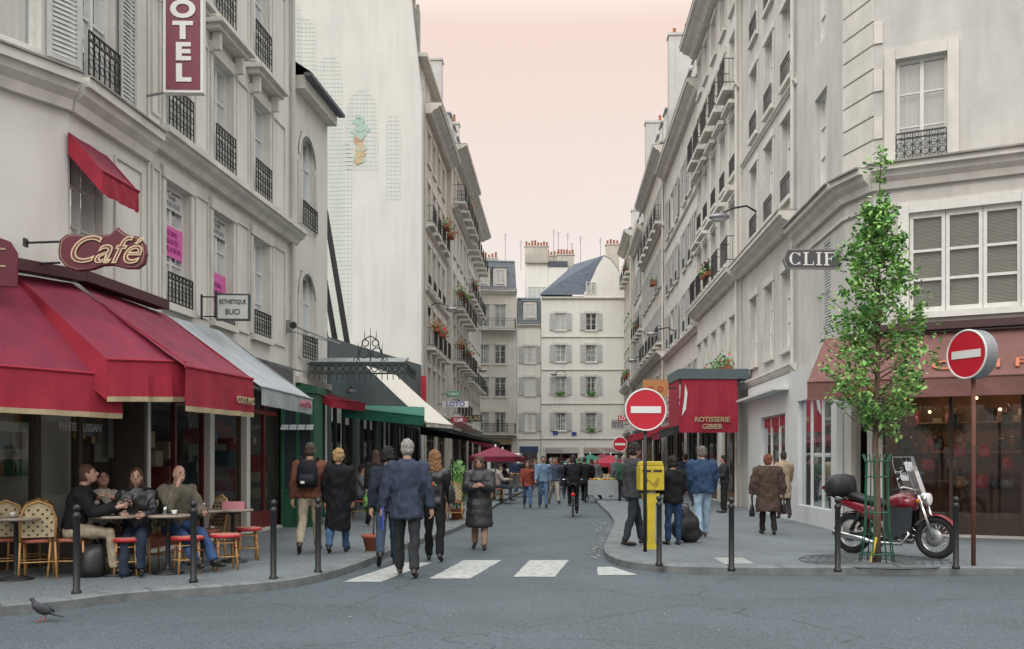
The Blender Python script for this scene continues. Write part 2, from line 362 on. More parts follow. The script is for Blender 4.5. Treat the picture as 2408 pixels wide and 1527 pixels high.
# ------------------------------------------------------------------ people
def rem(m, vox, sm=2, amp=0, fr=12, name='body', mats=None):
    me = m.mesh('tmp', []); o = bpy.data.objects.new('tmp', me); COL.objects.link(o)
    r = o.modifiers.new('r', 'REMESH'); r.mode = 'VOXEL'; r.voxel_size = vox; r.use_smooth_shade = True
    if sm: s = o.modifiers.new('s', 'SMOOTH'); s.iterations = sm; s.factor = .6
    dg = bpy.context.evaluated_depsgraph_get(); dg.update(); out = bpy.data.meshes.new_from_object(o.evaluated_get(dg)); bpy.data.objects.remove(o); bpy.data.meshes.remove(me)
    if amp:
        nn = [v.normal.copy() for v in out.vertices]
        for v, n in zip(out.vertices, nn): v.co += n*amp*noise.noise(V((v.co.x*fr, v.co.y*fr, v.co.z*fr*.7)))*1.6
    return out
def person(label, loc, yaw, H, top=(.05, .05, .06), hem=.05, trou=(.03, .03, .04), shoe=(.01, .01, .01), hair=(.03, .02, .015), hl=0, curly=0, L=(.38, .1), R=(-.22, .45), aL=(-.3, .12, .25, 0), aR=(.3, .12, .35, 0), lean=.04, seat=None, thick=.022, puff=False, bulk=1.0, hy=0, hp=0, topname='jacket', low=False, bald=False, glasses=False, name='person', scarf=None, shoe_tall=0):
    s = H/1.75; e = thing(name, label, 'person', loc, yaw); vx = .034 if low else .02
    U = V((0, sin(lean), cos(lean)))
    def leg(sg, A):
        a, k = A[0], A[1]; ot = A[2] if len(A) > 2 else .02
        hip = V((sg*.09, 0, 0)); kn = hip+V((sg*ot, sin(a), -cos(a))).normalized()*.44; ph = a-k
        an = kn+V((sg*ot*.3, sin(ph), -cos(ph))).normalized()*.42
        pt = max(0, -ph-.2)*1.15 if seat is None else (A[3] if len(A) > 3 else 0)
        if seat is None and ph > .1: pt = -ph*.7
        fd = V((sg*.12, cos(pt), -sin(pt))); low_ = min(an.z-.075*cos(pt)-max(0, sin(pt))*.19, an.z-.075)
        return hip, kn, an, fd, low_, pt
    LL = leg(-1, L); RR = leg(1, R)
    zr = -min(LL[4], RR[4]) if seat is None else seat/s+.10
    O = V((0, 0, zr)); X = Matrix.Diagonal((s, s, s, 1))@Matrix.Translation(O)
    def arm(sg, A):
        a, ot, el, inn = A; sh = U*.475+V((sg*.185*bulk, 0, 0)); eb = sh+V((sg*ot, sin(a), -cos(a))).normalized()*.29
        wr = eb+V((sg*ot*.5-sg*inn, sin(a+el), -cos(a+el))).normalized()*.255; return sh, eb, wr
    AL = arm(-1, aL); AR = arm(1, aR)
    nk = U*.58; hc = U*.70+V((0, .02, 0)); HR = Matrix.Rotation(hy, 3, 'Z')@Matrix.Rotation(-hp, 3, 'X')
    def hd(x, y, z): return hc+HR@V((x, y, z))
    b = M(); b.X = X
    b.ell(hc, (.076, .094, .113), R=HR); b.ell(hd(0, .022, -.058), (.056, .066, .058), R=HR)
    b.ell(hd(0, .1, -.015), (.013, .022, .024), R=HR); 
    for sg in (-1, 1): b.ell(hd(sg*.077, -.005, -.012), (.010, .018, .03), R=HR)
    b.tube([U*.48, nk, hd(0, -.01, -.06)], [.062, .056, .056], n=10)
    tors = [(-.08, .14, .10), (0, .155, .11), (.12, .135, .095), (.3, .15, .11), (.42, .165, .105), (.5, .14, .08), (.545, .07, .06)]
    b.loft([(U*h, (wx, 0, 0), (0, wy, 0)) for h, wx, wy in tors])
    for lg in (LL, RR):
        b.tube([lg[0], lg[0].lerp(lg[1], .5), lg[1], lg[1].lerp(lg[2], .35), lg[2]], [.08, .068, .05, .052, .034], n=10, round_=True)
        b.tube([lg[2]+V((0, -.02, -.03)), lg[2]+lg[3]*.14+V((0, 0, -.045))], [.035, .028], n=8, round_=True)
    for sg, am in ((-1, AL), (1, AR)):
        b.tube([am[0], am[0].lerp(am[1], .5), am[1], am[2]], [.05, .042, .036, .026], n=10, round_=True)
        h = (am[2]-am[1]).normalized(); b.tube([am[2], am[2]+h*.05, am[2]+h*.09], [.026, .034, .03], n=8, round_=True)
    me = rem(b, .014 if not low else .03, 1)
    ex = M(); ex.X = X
    for sg, am in ((-1, AL), (1, AR)):
        h = (am[2]-am[1]).normalized(); c = V((-sg, .2, 0)); c = (c-h*c.dot(h)).normalized(); w = h.cross(c)*(-sg)
        if not low:
            for i, ln in enumerate((.9, 1.0, .95, .75)):
                p = am[2]+h*.095+w*(i-1.5)*.019; q1 = p+(h*.9+c*.35)*.034*ln; q2 = q1+(h*.6+c*.8)*.024*ln; q3 = q2+(h*.1+c)*.018*ln
                ex.tube([p, q1, q2, q3], [.009, .0088, .008, .007], 0, 6)
            p = am[2]+h*.03-w*.03; ex.tube([p, p+(h*.6-w*.5+c*.3)*.035, p+(h*1.3-w*.5+c*.7)*.045], [.012, .010, .008], 0, 6)
    for sg in (-1, 1):
        ex.ell(hd(sg*.032, .085, .012), (.013, .010, .007), 1, 8, 5, R=HR); ex.ell(hd(sg*.032, .088, .03), (.018, .006, .004), 2, 6, 4, R=HR)
    ex.ell(hd(0, .086, -.062), (.022, .006, .005), 3, 8, 4, R=HR)
    if glasses:
        for sg in (-1, 1): ex.X = X@Matrix.Translation(hd(sg*.034, .1, .01)); ex.ring((0, 0, 0), .025, .003, m=2, n=12, k=4)
        ex.X = X
    n0 = len(me.vertices); vs = [tuple(v.co) for v in me.vertices]+ex.v; fs = [list(p.vertices) for p in me.polygons]+[[n0+i for i in f] for f in ex.f]; ms = [0]*len(me.polygons)+ex.m
    fin = bpy.data.meshes.new('body'); fin.from_pydata(vs, [], fs); bpy.data.meshes.remove(me)
    for a in (skin, paint((.03, .02, .02)), paint((.05, .03, .02)), paint((.35, .10, .09))): fin.materials.append(a)
    fin.polygons.foreach_set('material_index', ms); fin.polygons.foreach_set('use_smooth', [True]*len(fs)); fin.update()
    bd = mk('body', fin, e)
    def piece(nm, m, v, amp, fr, c):
        me = rem(m, v, 1 if v < .03 else 0, amp, fr); me.materials.clear(); me.materials.append(c); return mk(nm, me, e)
    t = M(); t.X = X
    t.loft([(U*.06, (.158*bulk, 0, 0), (0, .118, 0)), (V((0, 0, 0)), (.168*bulk, 0, 0), (0, .125, 0)), (V((0, 0, -.07)), (.16, 0, 0), (0, .115, 0)), (V((0, 0, -.1)), (.10, 0, 0), (0, .09, 0))])
    for lg in (LL, RR):
        t.tube([lg[0]+V((0, 0, .02)), lg[0].lerp(lg[1], .5), lg[1], lg[1].lerp(lg[2], .5), lg[2]+(lg[1]-lg[2]).normalized()*.0], [.098*bulk, .086, .072, .066, .062], n=12, round_=False)
    piece('trousers', t, vx, .013, 11, cloth(trou))
    g = M(); g.X = X; tk = thick
    secs = []
    if hem > .02:
        lz = (LL[1].y+RR[1].y)/2*.5 if seat is None else 0
        sp = min(.12, abs(LL[1].y-RR[1].y)*.28)*(hem/.45)
        nn = max(2, int(hem/.08))
        for i in range(nn, -1, -1):
            f_ = i/nn; dz = -hem*f_; rr = 1+.12*f_*min(1, hem/.4)
            if puff: rr *= 1+.05*(i % 2)
            secs.append((V((0, (lz*f_*.5), dz)), ((.165*bulk+tk)*rr, 0, 0), (0, (.12*bulk+tk+sp*f_)*rr, 0)))
    for i, (h, wx, wy) in enumerate([(.02, .158, .115), (.08, .152, .112), (.15, .148, .108), (.22, .152, .112), (.3, .165, .120), (.37, .178, .122), (.43, .186, .115), (.49, .165, .092), (.54, .085, .07), (.565, .068, .066)]):
        rr = (1.05 if i % 2 else .98) if puff and i < 7 else 1
        secs.append((U*h+V((0, -.004, 0)), ((wx*bulk+tk)*rr, 0, 0), (0, (wy*bulk+tk)*rr, 0)))
    g.loft(secs, n=18)
    for sg, am in ((-1, AL), (1, AR)):
        h = (am[2]-am[1]).normalized(); pts = [am[0]+V((-sg*.05, 0, .0)), am[0], am[0].lerp(am[1], .5), am[1], am[1].lerp(am[2], .5), am[2]-h*.005]
        g.tube(pts, [.062+tk, .060+tk, .052+tk, .046+tk, .042+tk, .036+tk*.8], n=12)
    piece(topname, g, vx, .018 if not puff else .008, 13, top if not isinstance(top, tuple) else cloth(top))
    for lg in (LL, RR):
        q = M(); q.X = X; fd = lg[3]; a = lg[2]; sole = a-V((0, sin(lg[5])*.02, .045*1))
        q.tube([sole-fd*.035, sole+fd*.05, sole+fd*.13, sole+fd*.185], [.036, .038, .040, .026], n=10, round_=True); q.tube([a+V((0, 0, .03+shoe_tall)), sole-fd*.01], [.044, .038], n=10)
        me = rem(q, .014 if not low else .025, 1); me.materials.append(mat('shoe_%.2f' % shoe[0], shoe, .45, .2, 20, .1, 60)); mk('shoe', me, e)
    if hl > -2:
        hr = M(); hr.X = X; ad = .016 if curly else .004
        if bald:
            hr.ell(hd(0, -.022, -.005), (.081, .082, .055), R=HR)
        else:
            hr.ell(hd(0, -.016, .026), (.082+ad, .094+ad*.7, .100+ad), R=HR); hr.ell(hd(0, -.04, -.03), (.078+ad, .066+ad, .075), R=HR)
        if hl >= 1: hr.ell(hd(0, -.03, -.07), (.094+ad, .072+ad, .11), R=HR)
        if hl >= 2: hr.ell(hd(0, -.055, -.17), (.105+ad, .062+ad, .17), R=HR)
        piece('hair', hr, .011 if not low else .022, .016 if curly else .006, 45 if curly else 30, mat('hair_%.3f_%.3f' % (hair[0], hair[1]), hair, .6, .5, 30, 1, 60, stretch=(3, 3, .6)))
    if scarf:
        sc = M(); sc.X = X; sc.ring(U*.55, .075, .03, 'z', n=16, k=6); sc.ob('scarf', cloth(scarf), e, True)
    return e, None
def bag(label, loc, w=.3, h=.25, d=.12, c=(.012, .012, .014), rz=0, strap=.3, name='handbag', group=None):
    e = thing(name, label, 'bag', loc, rz, group); m = M()
    m.loft([((0, 0, 0), (w*.42, 0, 0), (0, d*.5, 0)), ((0, 0, h*.25), (w*.5, 0, 0), (0, d*.55, 0)), ((0, 0, h*.7), (w*.46, 0, 0), (0, d*.4, 0)), ((0, 0, h), (w*.4, 0, 0), (0, d*.15, 0))], n=14)
    m.ob('pouch', mat('leather_%.3f_%.3f' % (c[0], c[1]), c, .4, .2, 15, .2, 40), e, True)
    s = M(); s.tube([(-w*.3, 0, h*.95), (-w*.22, 0, h+strap*.7), (0, 0, h+strap), (w*.22, 0, h+strap*.7), (w*.3, 0, h*.95)], .009, 0, 6); s.ob('strap', mat('leather_%.3f_%.3f' % (c[0], c[1]), c), e, True)
    return e
A = pi
e, J = person('man in brown leather jacket and beige trousers walking away', gp(728, 1300), .05, 1.72, (.13, .055, .036), .06, (.36, .31, .23), (.03, .02, .015), (.06, .045, .035), L=(-.2, .5), R=(.3, .1), bulk=1.08)
bp_ = thing('backpack', 'black backpack worn on brown leather jacket', 'backpack', e.location+V((0, -.17, 1.02)), .05); m = M()
m.loft([((0, 0, 0), (.15, 0, 0), (0, .08, 0)), ((0, -.02, .12), (.17, 0, 0), (0, .11, 0)), ((0, 0, .32), (.15, 0, 0), (0, .09, 0)), ((0, .02, .42), (.09, 0, 0), (0, .05, 0))]); m.ob('pack_body', cloth((.012, .013, .018)), bp_, True)
m = M(); m.loft([((0, -.11, .04), (.11, 0, 0), (0, .035, 0)), ((0, -.12, .12), (.12, 0, 0), (0, .045, 0)), ((0, -.1, .2), (.10, 0, 0), (0, .03, 0))]); m.ob('front_pocket', cloth((.02, .022, .03)), bp_, True)
for sg in (-1, 1): m = M(); m.tube([(sg*.1, .05, .36), (sg*.12, .10, .45), (sg*.13, .2, .46), (sg*.13, .28, .36)], .018, 0, 6); m.ob('strap', cloth((.012, .013, .018)), bp_, True)
m = M(); m.box(-.08, -.02, -.158, -.15, .06, .1); m.ob('pale_tag', signwht, bp_)
person('blonde woman in long black coat and jeans walking away', gp(795, 1300), -.05, 1.6, (.010, .011, .014), .55, (.06, .12, .22), hair=(.42, .27, .12), hl=0, curly=1, L=(-.15, .3), R=(.2, .05), topname='coat', thick=.03, aL=(-.05, .1, .2, 0), aR=(.05, .1, .2, 0))
person('dark haired man in navy jacket and jeans walking', gp(912, 1328, 0), .1, 1.76, (.016, .022, .035), .12, (.035, .055, .09), hair=(.012, .010, .010), curly=1, L=(-.25, .6), R=(.35, .08), hl=0)
e, J = person('grey haired man in slate blue jacket and dark trousers', gp(957, 1357, 0), .05, 1.8, (.036, .047, .075), .2, (.028, .03, .034), (.03, .018, .012), (.30, .29, .27), L=(.25, .05), R=(-.12, .28), bulk=1.10, aL=(-.1, .22, .2, -.05), aR=(-.12, .25, .25, 0), topname='jacket')
fo = thing('folder', 'blue document folder carried in the hand', 'folder', e.location+V((-.33, .05, .76)), .2); m = M(); m.box(-.012, .012, -.12, .12, -.14, .16); m.ob('cover', paint((.03, .06, .35)), fo); m = M(); m.box(-.007, .007, -.11, .115, .161, .166); m.ob('paper_sheets', signwht, fo)
person('woman with curly auburn hair in black leather jacket', gp(1022, 1320, 0), .0, 1.67, mat('black_leather', (.012, .012, .014), .35, .25, 12, .4, 25), .05, (.010, .010, .012), hair=(.26, .13, .06), hl=2, curly=1, L=(.2, .05), R=(-.12, .35), thick=.02, bulk=.95)
b_ = gp(1022, 1320, 0); bag('black shoulder bag hanging at the hip', (b_.x+.26, b_.y-.05, .88), .2, .28, .1, rz=1.3, strap=.4)
m = M()
e = thing('embroidered_flower', 'small red rose embroidery on leather jacket back', 'embroidery', (b_.x-.03, b_.y-.135, 1.17))
for i in range(9): m.ell((random.gauss(0, .02), 0, random.gauss(0, .025)), (.015, .006, .013), 0 if i < 6 else 1, 7, 4)
m.ob('petals', [paint((.5, .02, .03)), leafB], e)
e, J = person('woman in long black quilted coat with glasses', gp(1127, 1292, 0), A-.05, 1.6, mat('black_nylon', (.016, .017, .02), .5, .2, 12, .3, 20), .52, (.30, .20, .15), (.01, .01, .01), (.10, .045, .03), hl=1, curly=1, L=(.12, .02), R=(-.15, .3), aL=(.35, .12, 1.5, .75), aR=(.3, .12, 1.5, .75), puff=True, thick=.05, bulk=1.08, topname='quilted_coat', glasses=True, scarf=(.02, .03, .06))
person('man with dark curly hair in grey jacket in profile', gp(1487, 1283), -1.35, 1.72, (.05, .055, .06), .12, (.03, .035, .045), (.01, .01, .01), (.03, .022, .018), curly=1, hl=0, L=(.3, .1), R=(-.1, .2), aL=(.05, .15, .6, 0), aR=(.1, .1, .5, 0), bulk=1.1, hp=.15, thick=.035)
person('person in black jacket and jeans standing', gp(1583, 1281), .25, 1.5, (.012, .012, .013), .1, (.025, .05, .11), hair=(.02, .015, .013), hl=0, curly=1, L=(.04, 0), R=(-.03, .02), bulk=1.05, thick=.03, aL=(.1, .2, .8, .2), aR=(.1, .2, .8, .2))
person('man in blue jacket and light jeans walking away', gp(1652, 1265), .1, 1.7, (.028, .055, .11), .08, (.26, .36, .46), (.06, .05, .04), (.16, .14, .12), L=(-.1, .25), R=(.22, .05), bulk=1.15, thick=.04, aL=(.1, .15, .5, .1), aR=(.1, .15, .5, .1))
e, J = person('woman in brown fur coat walking away', gp(1806, 1257), -.05, 1.55, mat('brown_fur', (.075, .048, .036), .95, .7, 45, 1, 90), .42, (.02, .018, .018), (.01, .01, .01), (.22, .07, .035), hl=0, curly=1, L=(.15, .02), R=(-.1, .2), bulk=1.15, thick=.06, topname='fur_coat', aL=(0, .3, .15, 0), aR=(0, .3, .15, 0))
b_ = gp(1806, 1257); bag('small black handbag hanging from the hand', (b_.x-.31, b_.y, .45), .2, .25, .1, rz=1.2, strap=.28); bag('small black handbag hanging from the hand', (b_.x+.31, b_.y, .5), .2, .22, .1, rz=1.2, strap=.25)
person('woman in beige coat walking away along shops', sv(1843, 1220, 23), 0, 1.55, (.36, .28, .19), .4, (.05, .04, .04), hair=(.05, .03, .02), L=(.1, .0), R=(-.1, .2), low=True, topname='coat')
person('man standing in a shop doorway', gp(1703, 1206), 1.7, 1.6, (.03, .03, .035), .05, (.02, .02, .02), hair=(.02, .015, .012), L=(.02, 0), R=(.02, 0), low=True, aL=(.2, .1, 1.3, .4), aR=(.2, .1, 1.3, .4))
def far(label, px, py, yaw, H, top, tr, hair=(.03, .02, .015), hem=.06, z=0, hl=0, **k):
    return person(label, gp(px, py, z), yaw, H, top, hem, tr, hair=hair, hl=hl, low=True, **k)
far('woman in rust red jacket and jeans', 1240, 1195, A, 1.55, (.22, .05, .035), (.07, .13, .24), (.10, .04, .02), .12, hl=1)
far('man in denim jacket and jeans walking', 1277, 1195, A, 1.72, (.15, .23, .33), (.10, .16, .26), L=(.25, .1), R=(-.2, .3), bulk=1.1)
far('man in plaid shirt and beige trousers', 1303, 1186, A+.2, 1.7, (.06, .075, .12), (.34, .30, .24))
far('person in dark coat walking', 1320, 1172, 0, 1.6, (.02, .022, .03), (.02, .02, .025), hem=.3)
far('person in black coat at market stall', 1374, 1182, -.3, 1.72, (.012, .012, .014), (.012, .012, .014), hem=.25, bulk=1.15)
far('person in black jacket beside market stall', 1392, 1180, 1.2, 1.65, (.012, .014, .016), (.015, .015, .02))
far('person in grey jacket near the parasols', 1412, 1150, 0, 1.6, (.1, .1, .11), (.03, .03, .04))
far('woman with long brown hair in dark jacket', 884, 1240, .4, 1.68, (.015, .014, .014), (.02, .02, .02), (.07, .04, .025), .1, z=.1, hl=2)
far('man in dark clothes among the market crowd', 1335, 1160, A, 1.7, (.03, .035, .05), (.03, .03, .04))
far('shopper in blue jacket near market stalls', 1296, 1160, 0, 1.65, (.05, .08, .15), (.03, .03, .04))
far('man in dark jacket outside the shops', 1612, 1190, .3, 1.7, (.02, .03, .05), (.02, .02, .03), z=.1)
far('woman in light coat outside shops', 1222, 1150, A, 1.6, (.3, .28, .25), (.05, .05, .06), hem=.3)
rc = random.Random(3)
tops = [('black', (.015, .015, .017)), ('navy blue', (.03, .04, .08)), ('grey', (.1, .1, .11)), ('beige', (.33, .28, .2)), ('dark red', (.2, .03, .03)), ('brown', (.1, .06, .04)), ('white', (.5, .5, .48)), ('dark green', (.03, .07, .05))]
for i, (px, d) in enumerate(((1232, 52), (1250, 60), (1262, 45), (1283, 62), (1310, 55), (1318, 68), (1340, 50), (1352, 60), (1362, 46), (1384, 64), (1402, 44), (1418, 52), (1440, 58), (1212, 47), (1258, 72), (1330, 75), (1372, 72), (1298, 48), (1450, 40), (1466, 36), (1478, 44))):
    tn, tc_ = tops[(i*5) % 8]; kn = ('coat', 'jacket')[i % 2]
    far('pedestrian in %s %s in the market street' % (tn, kn), px, 1088+1.5*F/d, rc.choice((0, A, .4, A-.5, 1.5)), rc.uniform(1.58, 1.82), tc_, rc.choice(((.03, .03, .04), (.07, .11, .2), (.2, .18, .14))), hair=rc.choice(((.03, .02, .015), (.2, .12, .06), (.25, .24, .22))), hem=.35 if kn == 'coat' else .08)
def sit(label, px, py, d, yaw, H, top, tr, L, R, aL, aR, **k):
    x = (px-1204)/F*d; return person(label, (x, d, .1), yaw, H, top, .0, tr, seat=.46, L=L, R=R, aL=aL, aR=aR, **k)
sit('man in black jacket and beige trousers seated at table', 172, 0, 12.25, -1.35, 1.78, (.012, .012, .014), (.30, .26, .19), (1.45, .95, .05), (1.5, 1.35, .05), (.7, .1, 1.1, .3), (.6, .1, 1.2, .3), lean=.22, hair=(.10, .05, .03), hp=-.2, thick=.03)
sit('woman in white top seated eating at table', 240, 0, 12.85, A+.5, 1.6, (.42, .40, .36), (.03, .03, .04), (1.45, 1.5), (1.45, 1.5), (.7, .1, 1.6, .5), (.8, .1, 1.5, .5), lean=.15, hair=(.02, .014, .012), hl=0, hp=-.3)
sit('woman with long brown hair in black leather jacket seated', 322, 0, 12.65, A+.25, 1.66, MC['black_leather'], (.02, .03, .05), (1.4, 1.3), (1.2, 1.0), (.5, .1, 1.0, .4), (.6, .1, .9, .4), lean=.05, hair=(.08, .035, .02), hl=2)
sit('balding man in olive jacket and jeans resting chin on hand', 408, 0, 13.0, -A+.9, 1.75, (.11, .10, .075), (.035, .07, .16), (1.4, .75, .1), (1.35, .6, .1), (.5, .1, 1.0, .4), (.9, .1, 2.1, .35), lean=.15, hair=(.04, .03, .025), bald=True, thick=.04, bulk=1.1)
for (px, d, yw, c, lb) in ((848, 24.5, -1.6, (.16, .17, .18), 'man in grey coat seated outside café'), (1172, 36, -1.6, (.35, .3, .26), 'seated customer in beige jacket on terrace'), (1188, 37, 1.5, (.04, .04, .05), 'seated customer in dark jacket on terrace'), (828, 26, .3, (.05, .05, .06), 'seated customer in dark coat on terrace')):
    sit(lb, px, 0, d, yw, 1.7, c, (.05, .06, .08), (1.45, 1.4), (1.45, 1.4), (.6, .1, 1.0, .3), (.6, .1, 1.0, .3), low=True)
cp = gp(1347, 1214, 0)
def bicycle(loc, rz):
    e = thing('bicycle', 'bicycle with red rear light ridden down the road', 'bicycle', loc, rz)
    for y in (-.52, .52):
        w = M(); w.ring((0, y, .34), .32, .02, 'x', n=24, k=6); h = w.ob('wheel', rubber, e, True)
        sp = M()
        for i in range(12): a = 2*pi*i/12; sp.tube([(0, y, .34), (0, y+.31*cos(a), .34+.31*sin(a))], .003, 0, 3)
        sp.ob('spokes', chrome, h)
    m = M()
    for a, b in (((0, -.52, .34), (0, -.1, .3)), ((0, -.1, .3), (0, -.2, .85)), ((0, -.52, .34), (0, -.18, .78)), ((0, -.1, .3), (0, .36, .8)), ((0, -.18, .75), (0, .35, .85)), ((0, .52, .34), (0, .34, 1.0))): m.tube([a, b], .018, 0, 6)
    m.ob('frame', paint((.05, .05, .06)), e, True)
    m = M(); m.tube([(-.28, .25, 1.02), (-.15, .34, 1.02), (.15, .34, 1.02), (.28, .25, 1.02)], .014, 0, 6); m.ob('handlebar', chrome, e, True)
    m = M(); m.ell((0, -.24, .9), (.09, .14, .035)); m.ob('saddle', rubber, e, True)
    m = M(); m.ell((0, -.72, .62), (.06, .03, .05)); m.tube([(0, -.7, .62), (0, -.5, .5)], .01, 0, 5); m.ob('rear_light', paint((.6, .01, .01)), e, True)
    m2 = M(); m2.tube([(-.16, -.1, .3), (.16, -.1, .3)], .02, 0, 6); m2.ob('pedals', iron, e)
bicycle(cp, -.05)
person('cyclist in black jacket riding a bicycle', (cp.x, cp.y-.2, 0), -.05, 1.7, (.012, .013, .016), .0, (.015, .016, .02), hair=(.02, .015, .012), seat=.84, L=(1.1, 1.2), R=(.45, .6), aL=(.9, .1, .3, .1), aR=(.9, .1, .3, .1), lean=.2, low=True, hl=1)
# pigeon
pg = gp(100, 1462, 0); e = thing('pigeon', 'grey pigeon walking on the road by the kerb', 'bird', pg, 0)
m = M(); R_ = Matrix.Rotation(.35, 3, 'Y')
m.ell((0, 0, .115), (.085, .045, .05), R=R_); m.ell((-.055, 0, .145), (.045, .035, .042)); m.tube([(-.065, 0, .14), (-.085, 0, .185), (-.092, 0, .205)], [.034, .022, .02], n=10, round_=True); m.ell((-.098, 0, .212), (.024, .018, .018)); m.tube([(-.115, 0, .21), (-.142, 0, .202)], [.008, .002], n=6)
m.loft([((.03, 0, .1), (0, .035, 0), (0, 0, .02)), ((.12, 0, .065), (0, .025, 0), (0, 0, .012)), ((.2, 0, .045), (0, .028, 0), (0, 0, .005))])
me = rem(m, .007, 1); me.materials.clear(); me.materials.append(mat('pigeon_grey', (.028, .032, .042), .6, .45, 25, .4, 90)); mk('body', me, e)
for sg in (-1, 1):
    w = M(); w.ell((.02, sg*.04, .118), (.085, .012, .035), R=R_); w.ob('wing', mat('pigeon_wing', (.02, .022, .028), .6, .5, 40, .5, 90), e, True)
    l = M(); l.tube([(.01, sg*.02, .08), (.005+sg*.02, sg*.02, .005)], .005, 0, 5)
    for a in (-.5, 0, .5): l.tube([(.005+sg*.02, sg*.02, .005), (-.03+sg*.02, sg*.02+a*.03, .003)], .003, 0, 4)
    l.ob('leg', paint((.35, .08, .06)), e)
# ------------------------------------------------------------------ ground
def asphalt(name, c, cr=.5):
    m = mat(name, c, .75, .2, .45, .0); nt = m.node_tree; N = nt.nodes; L = nt.links; b = N['Principled BSDF']; src = b.inputs['Base Color'].links[0].from_socket
    tc = [n for n in N if n.type == 'TEX_COORD'][0]
    v = N.new('ShaderNodeTexVoronoi'); v.inputs['Scale'].default_value = 70; L.new(tc.outputs['Object'], v.inputs['Vector'])
    r = N.new('ShaderNodeMapRange'); r.inputs[1].default_value = 0; r.inputs[2].default_value = 1; r.inputs[3].default_value = .5; r.inputs[4].default_value = 1.65
    L.new(v.outputs['Color'], r.inputs[0]); mx = N.new('ShaderNodeVectorMath'); mx.operation = 'SCALE'; L.new(src, mx.inputs[0]); L.new(r.outputs[0], mx.inputs['Scale'])
    n = N.new('ShaderNodeTexNoise'); n.inputs['Scale'].default_value = 1.1; n.inputs['Detail'].default_value = 5; L.new(tc.outputs['Object'], n.inputs['Vector'])
    vm = N.new('ShaderNodeVectorMath'); vm.operation = 'MULTIPLY_ADD'; vm.inputs[1].default_value = (.9, .9, .9); L.new(n.outputs['Color'], vm.inputs[0]); L.new(tc.outputs['Object'], vm.inputs[2])
    v2 = N.new('ShaderNodeTexVoronoi'); v2.feature = 'DISTANCE_TO_EDGE'; v2.inputs['Scale'].default_value = .33; L.new(vm.outputs[0], v2.inputs['Vector'])
    r2 = N.new('ShaderNodeMapRange'); r2.inputs[1].default_value = 0; r2.inputs[2].default_value = .006; r2.inputs[3].default_value = 1-cr; r2.inputs[4].default_value = 1
    L.new(v2.outputs[0], r2.inputs[0]); m2 = N.new('ShaderNodeVectorMath'); m2.operation = 'SCALE'; L.new(mx.outputs[0], m2.inputs[0]); L.new(r2.outputs[0], m2.inputs['Scale']); L.new(m2.outputs[0], b.inputs['Base Color'])
    bp = N.new('ShaderNodeBump'); bp.inputs['Strength'].default_value = .35; bp.inputs['Distance'].default_value = .008; L.new(v.outputs['Distance'], bp.inputs['Height']); L.new(bp.outputs[0], b.inputs['Normal'])
    return m
asph = asphalt('road_asphalt', (.058, .075, .084)); pave = asphalt('pavement_asphalt', (.118, .136, .145), .25)
kerbm = mat('granite_kerb', (.14, .15, .155), .8, .3, 5, .3, 60)
m = M(); m.q((-300, -100, -.03), (300, -100, -.03), (300, 500, -.03), (-300, 500, -.03)); struct(m.ob('ground', asph))
m = M(); m.q((-40, -12, 0), (40, -12, 0), (40, 100, 0), (-40, 100, 0)); struct(m.ob('road', asph))
def pavement(name, line, outer):
    from mathutils.geometry import tessellate_polygon
    line = [V((x, y, 0)) for x, y in line]; sm = []
    for i in range(len(line)-1):
        p0 = line[max(0, i-1)]; p1 = line[i]; p2 = line[i+1]; p3 = line[min(len(line)-1, i+2)]
        for k in range(5):
            t = k/5; sm.append(.5*((2*p1)+(p2-p0)*t+(2*p0-5*p1+4*p2-p3)*t*t+(3*p1-p0-3*p2+p3)*t**3))
    sm.append(line[-1]); inn = []
    cen = V((*outer[0], 0))
    for i, p in enumerate(sm):
        t = (sm[min(i+1, len(sm)-1)]-sm[max(i-1, 0)]).normalized(); n = V((-t.y, t.x, 0)); inn.append((p, n))
    s = 1 if (cen-sm[len(sm)//2]).dot(inn[len(sm)//2][1]) > 0 else -1
    W = .28; ins = [p+n*s*W for p, n in inn]
    k = M()
    for i in range(len(sm)-1):
        a, b = sm[i], sm[i+1]; c, d = ins[i+1], ins[i]; up = V((0, 0, .112)); bv = V((0, 0, .095)); e1 = (d-a)*.1; e2 = (c-b)*.1
        k.q(a-V((0,0,.01)), b-V((0,0,.01)), b+bv, a+bv); k.q(a+bv, b+bv, b+e2+up, a+e1+up); k.q(a+e1+up, b+e2+up, c+up, d+up)
        if i % 2 == 0: 
            k.q(a+up*1.02+V((0, 0, .001)), a.lerp(b, .03)+up*1.02+V((0, 0, .001)), d.lerp(c, .03)+up*1.02+V((0, 0, .001)), d+up*1.02+V((0, 0, .001)), m=1)
    struct(k.ob(name+'_kerb', [kerbm, dark]))
    poly = [p+V((0, 0, .1)) for p in ins]+[V((x, y, .1)) for x, y in outer]
    tr = tessellate_polygon([poly]); q = M(); q.add(poly, [tuple(t) for t in tr]); struct(q.ob(name, pave))
def K(px, py): p = gp(px, py, 0); return (p.x, p.y)
pavement('pavement', [(-14, 4.5), (-8, 7.9), K(0, 1450), K(300, 1416), K(560, 1396), K(700, 1380), K(800, 1355), K(880, 1325), K(960, 1290), K(1095, 1240), (-.3, 38), (.9, 56), (1.5, 84)], [(-25, 84), (-25, 4.5)])
pavement('sidewalk', [(26, 12.6), (7, 13.2), (2.9, 13.3), K(1520, 1342), K(1442, 1326), K(1420, 1300), K(1436, 1260), K(1440, 1225), (3.2, 38), (4.6, 60), (6, 84)], [(26, 84)])
wl = mat('worn_white_road_paint', (.34, .35, .335), .8, .38, 9, .3, 60)
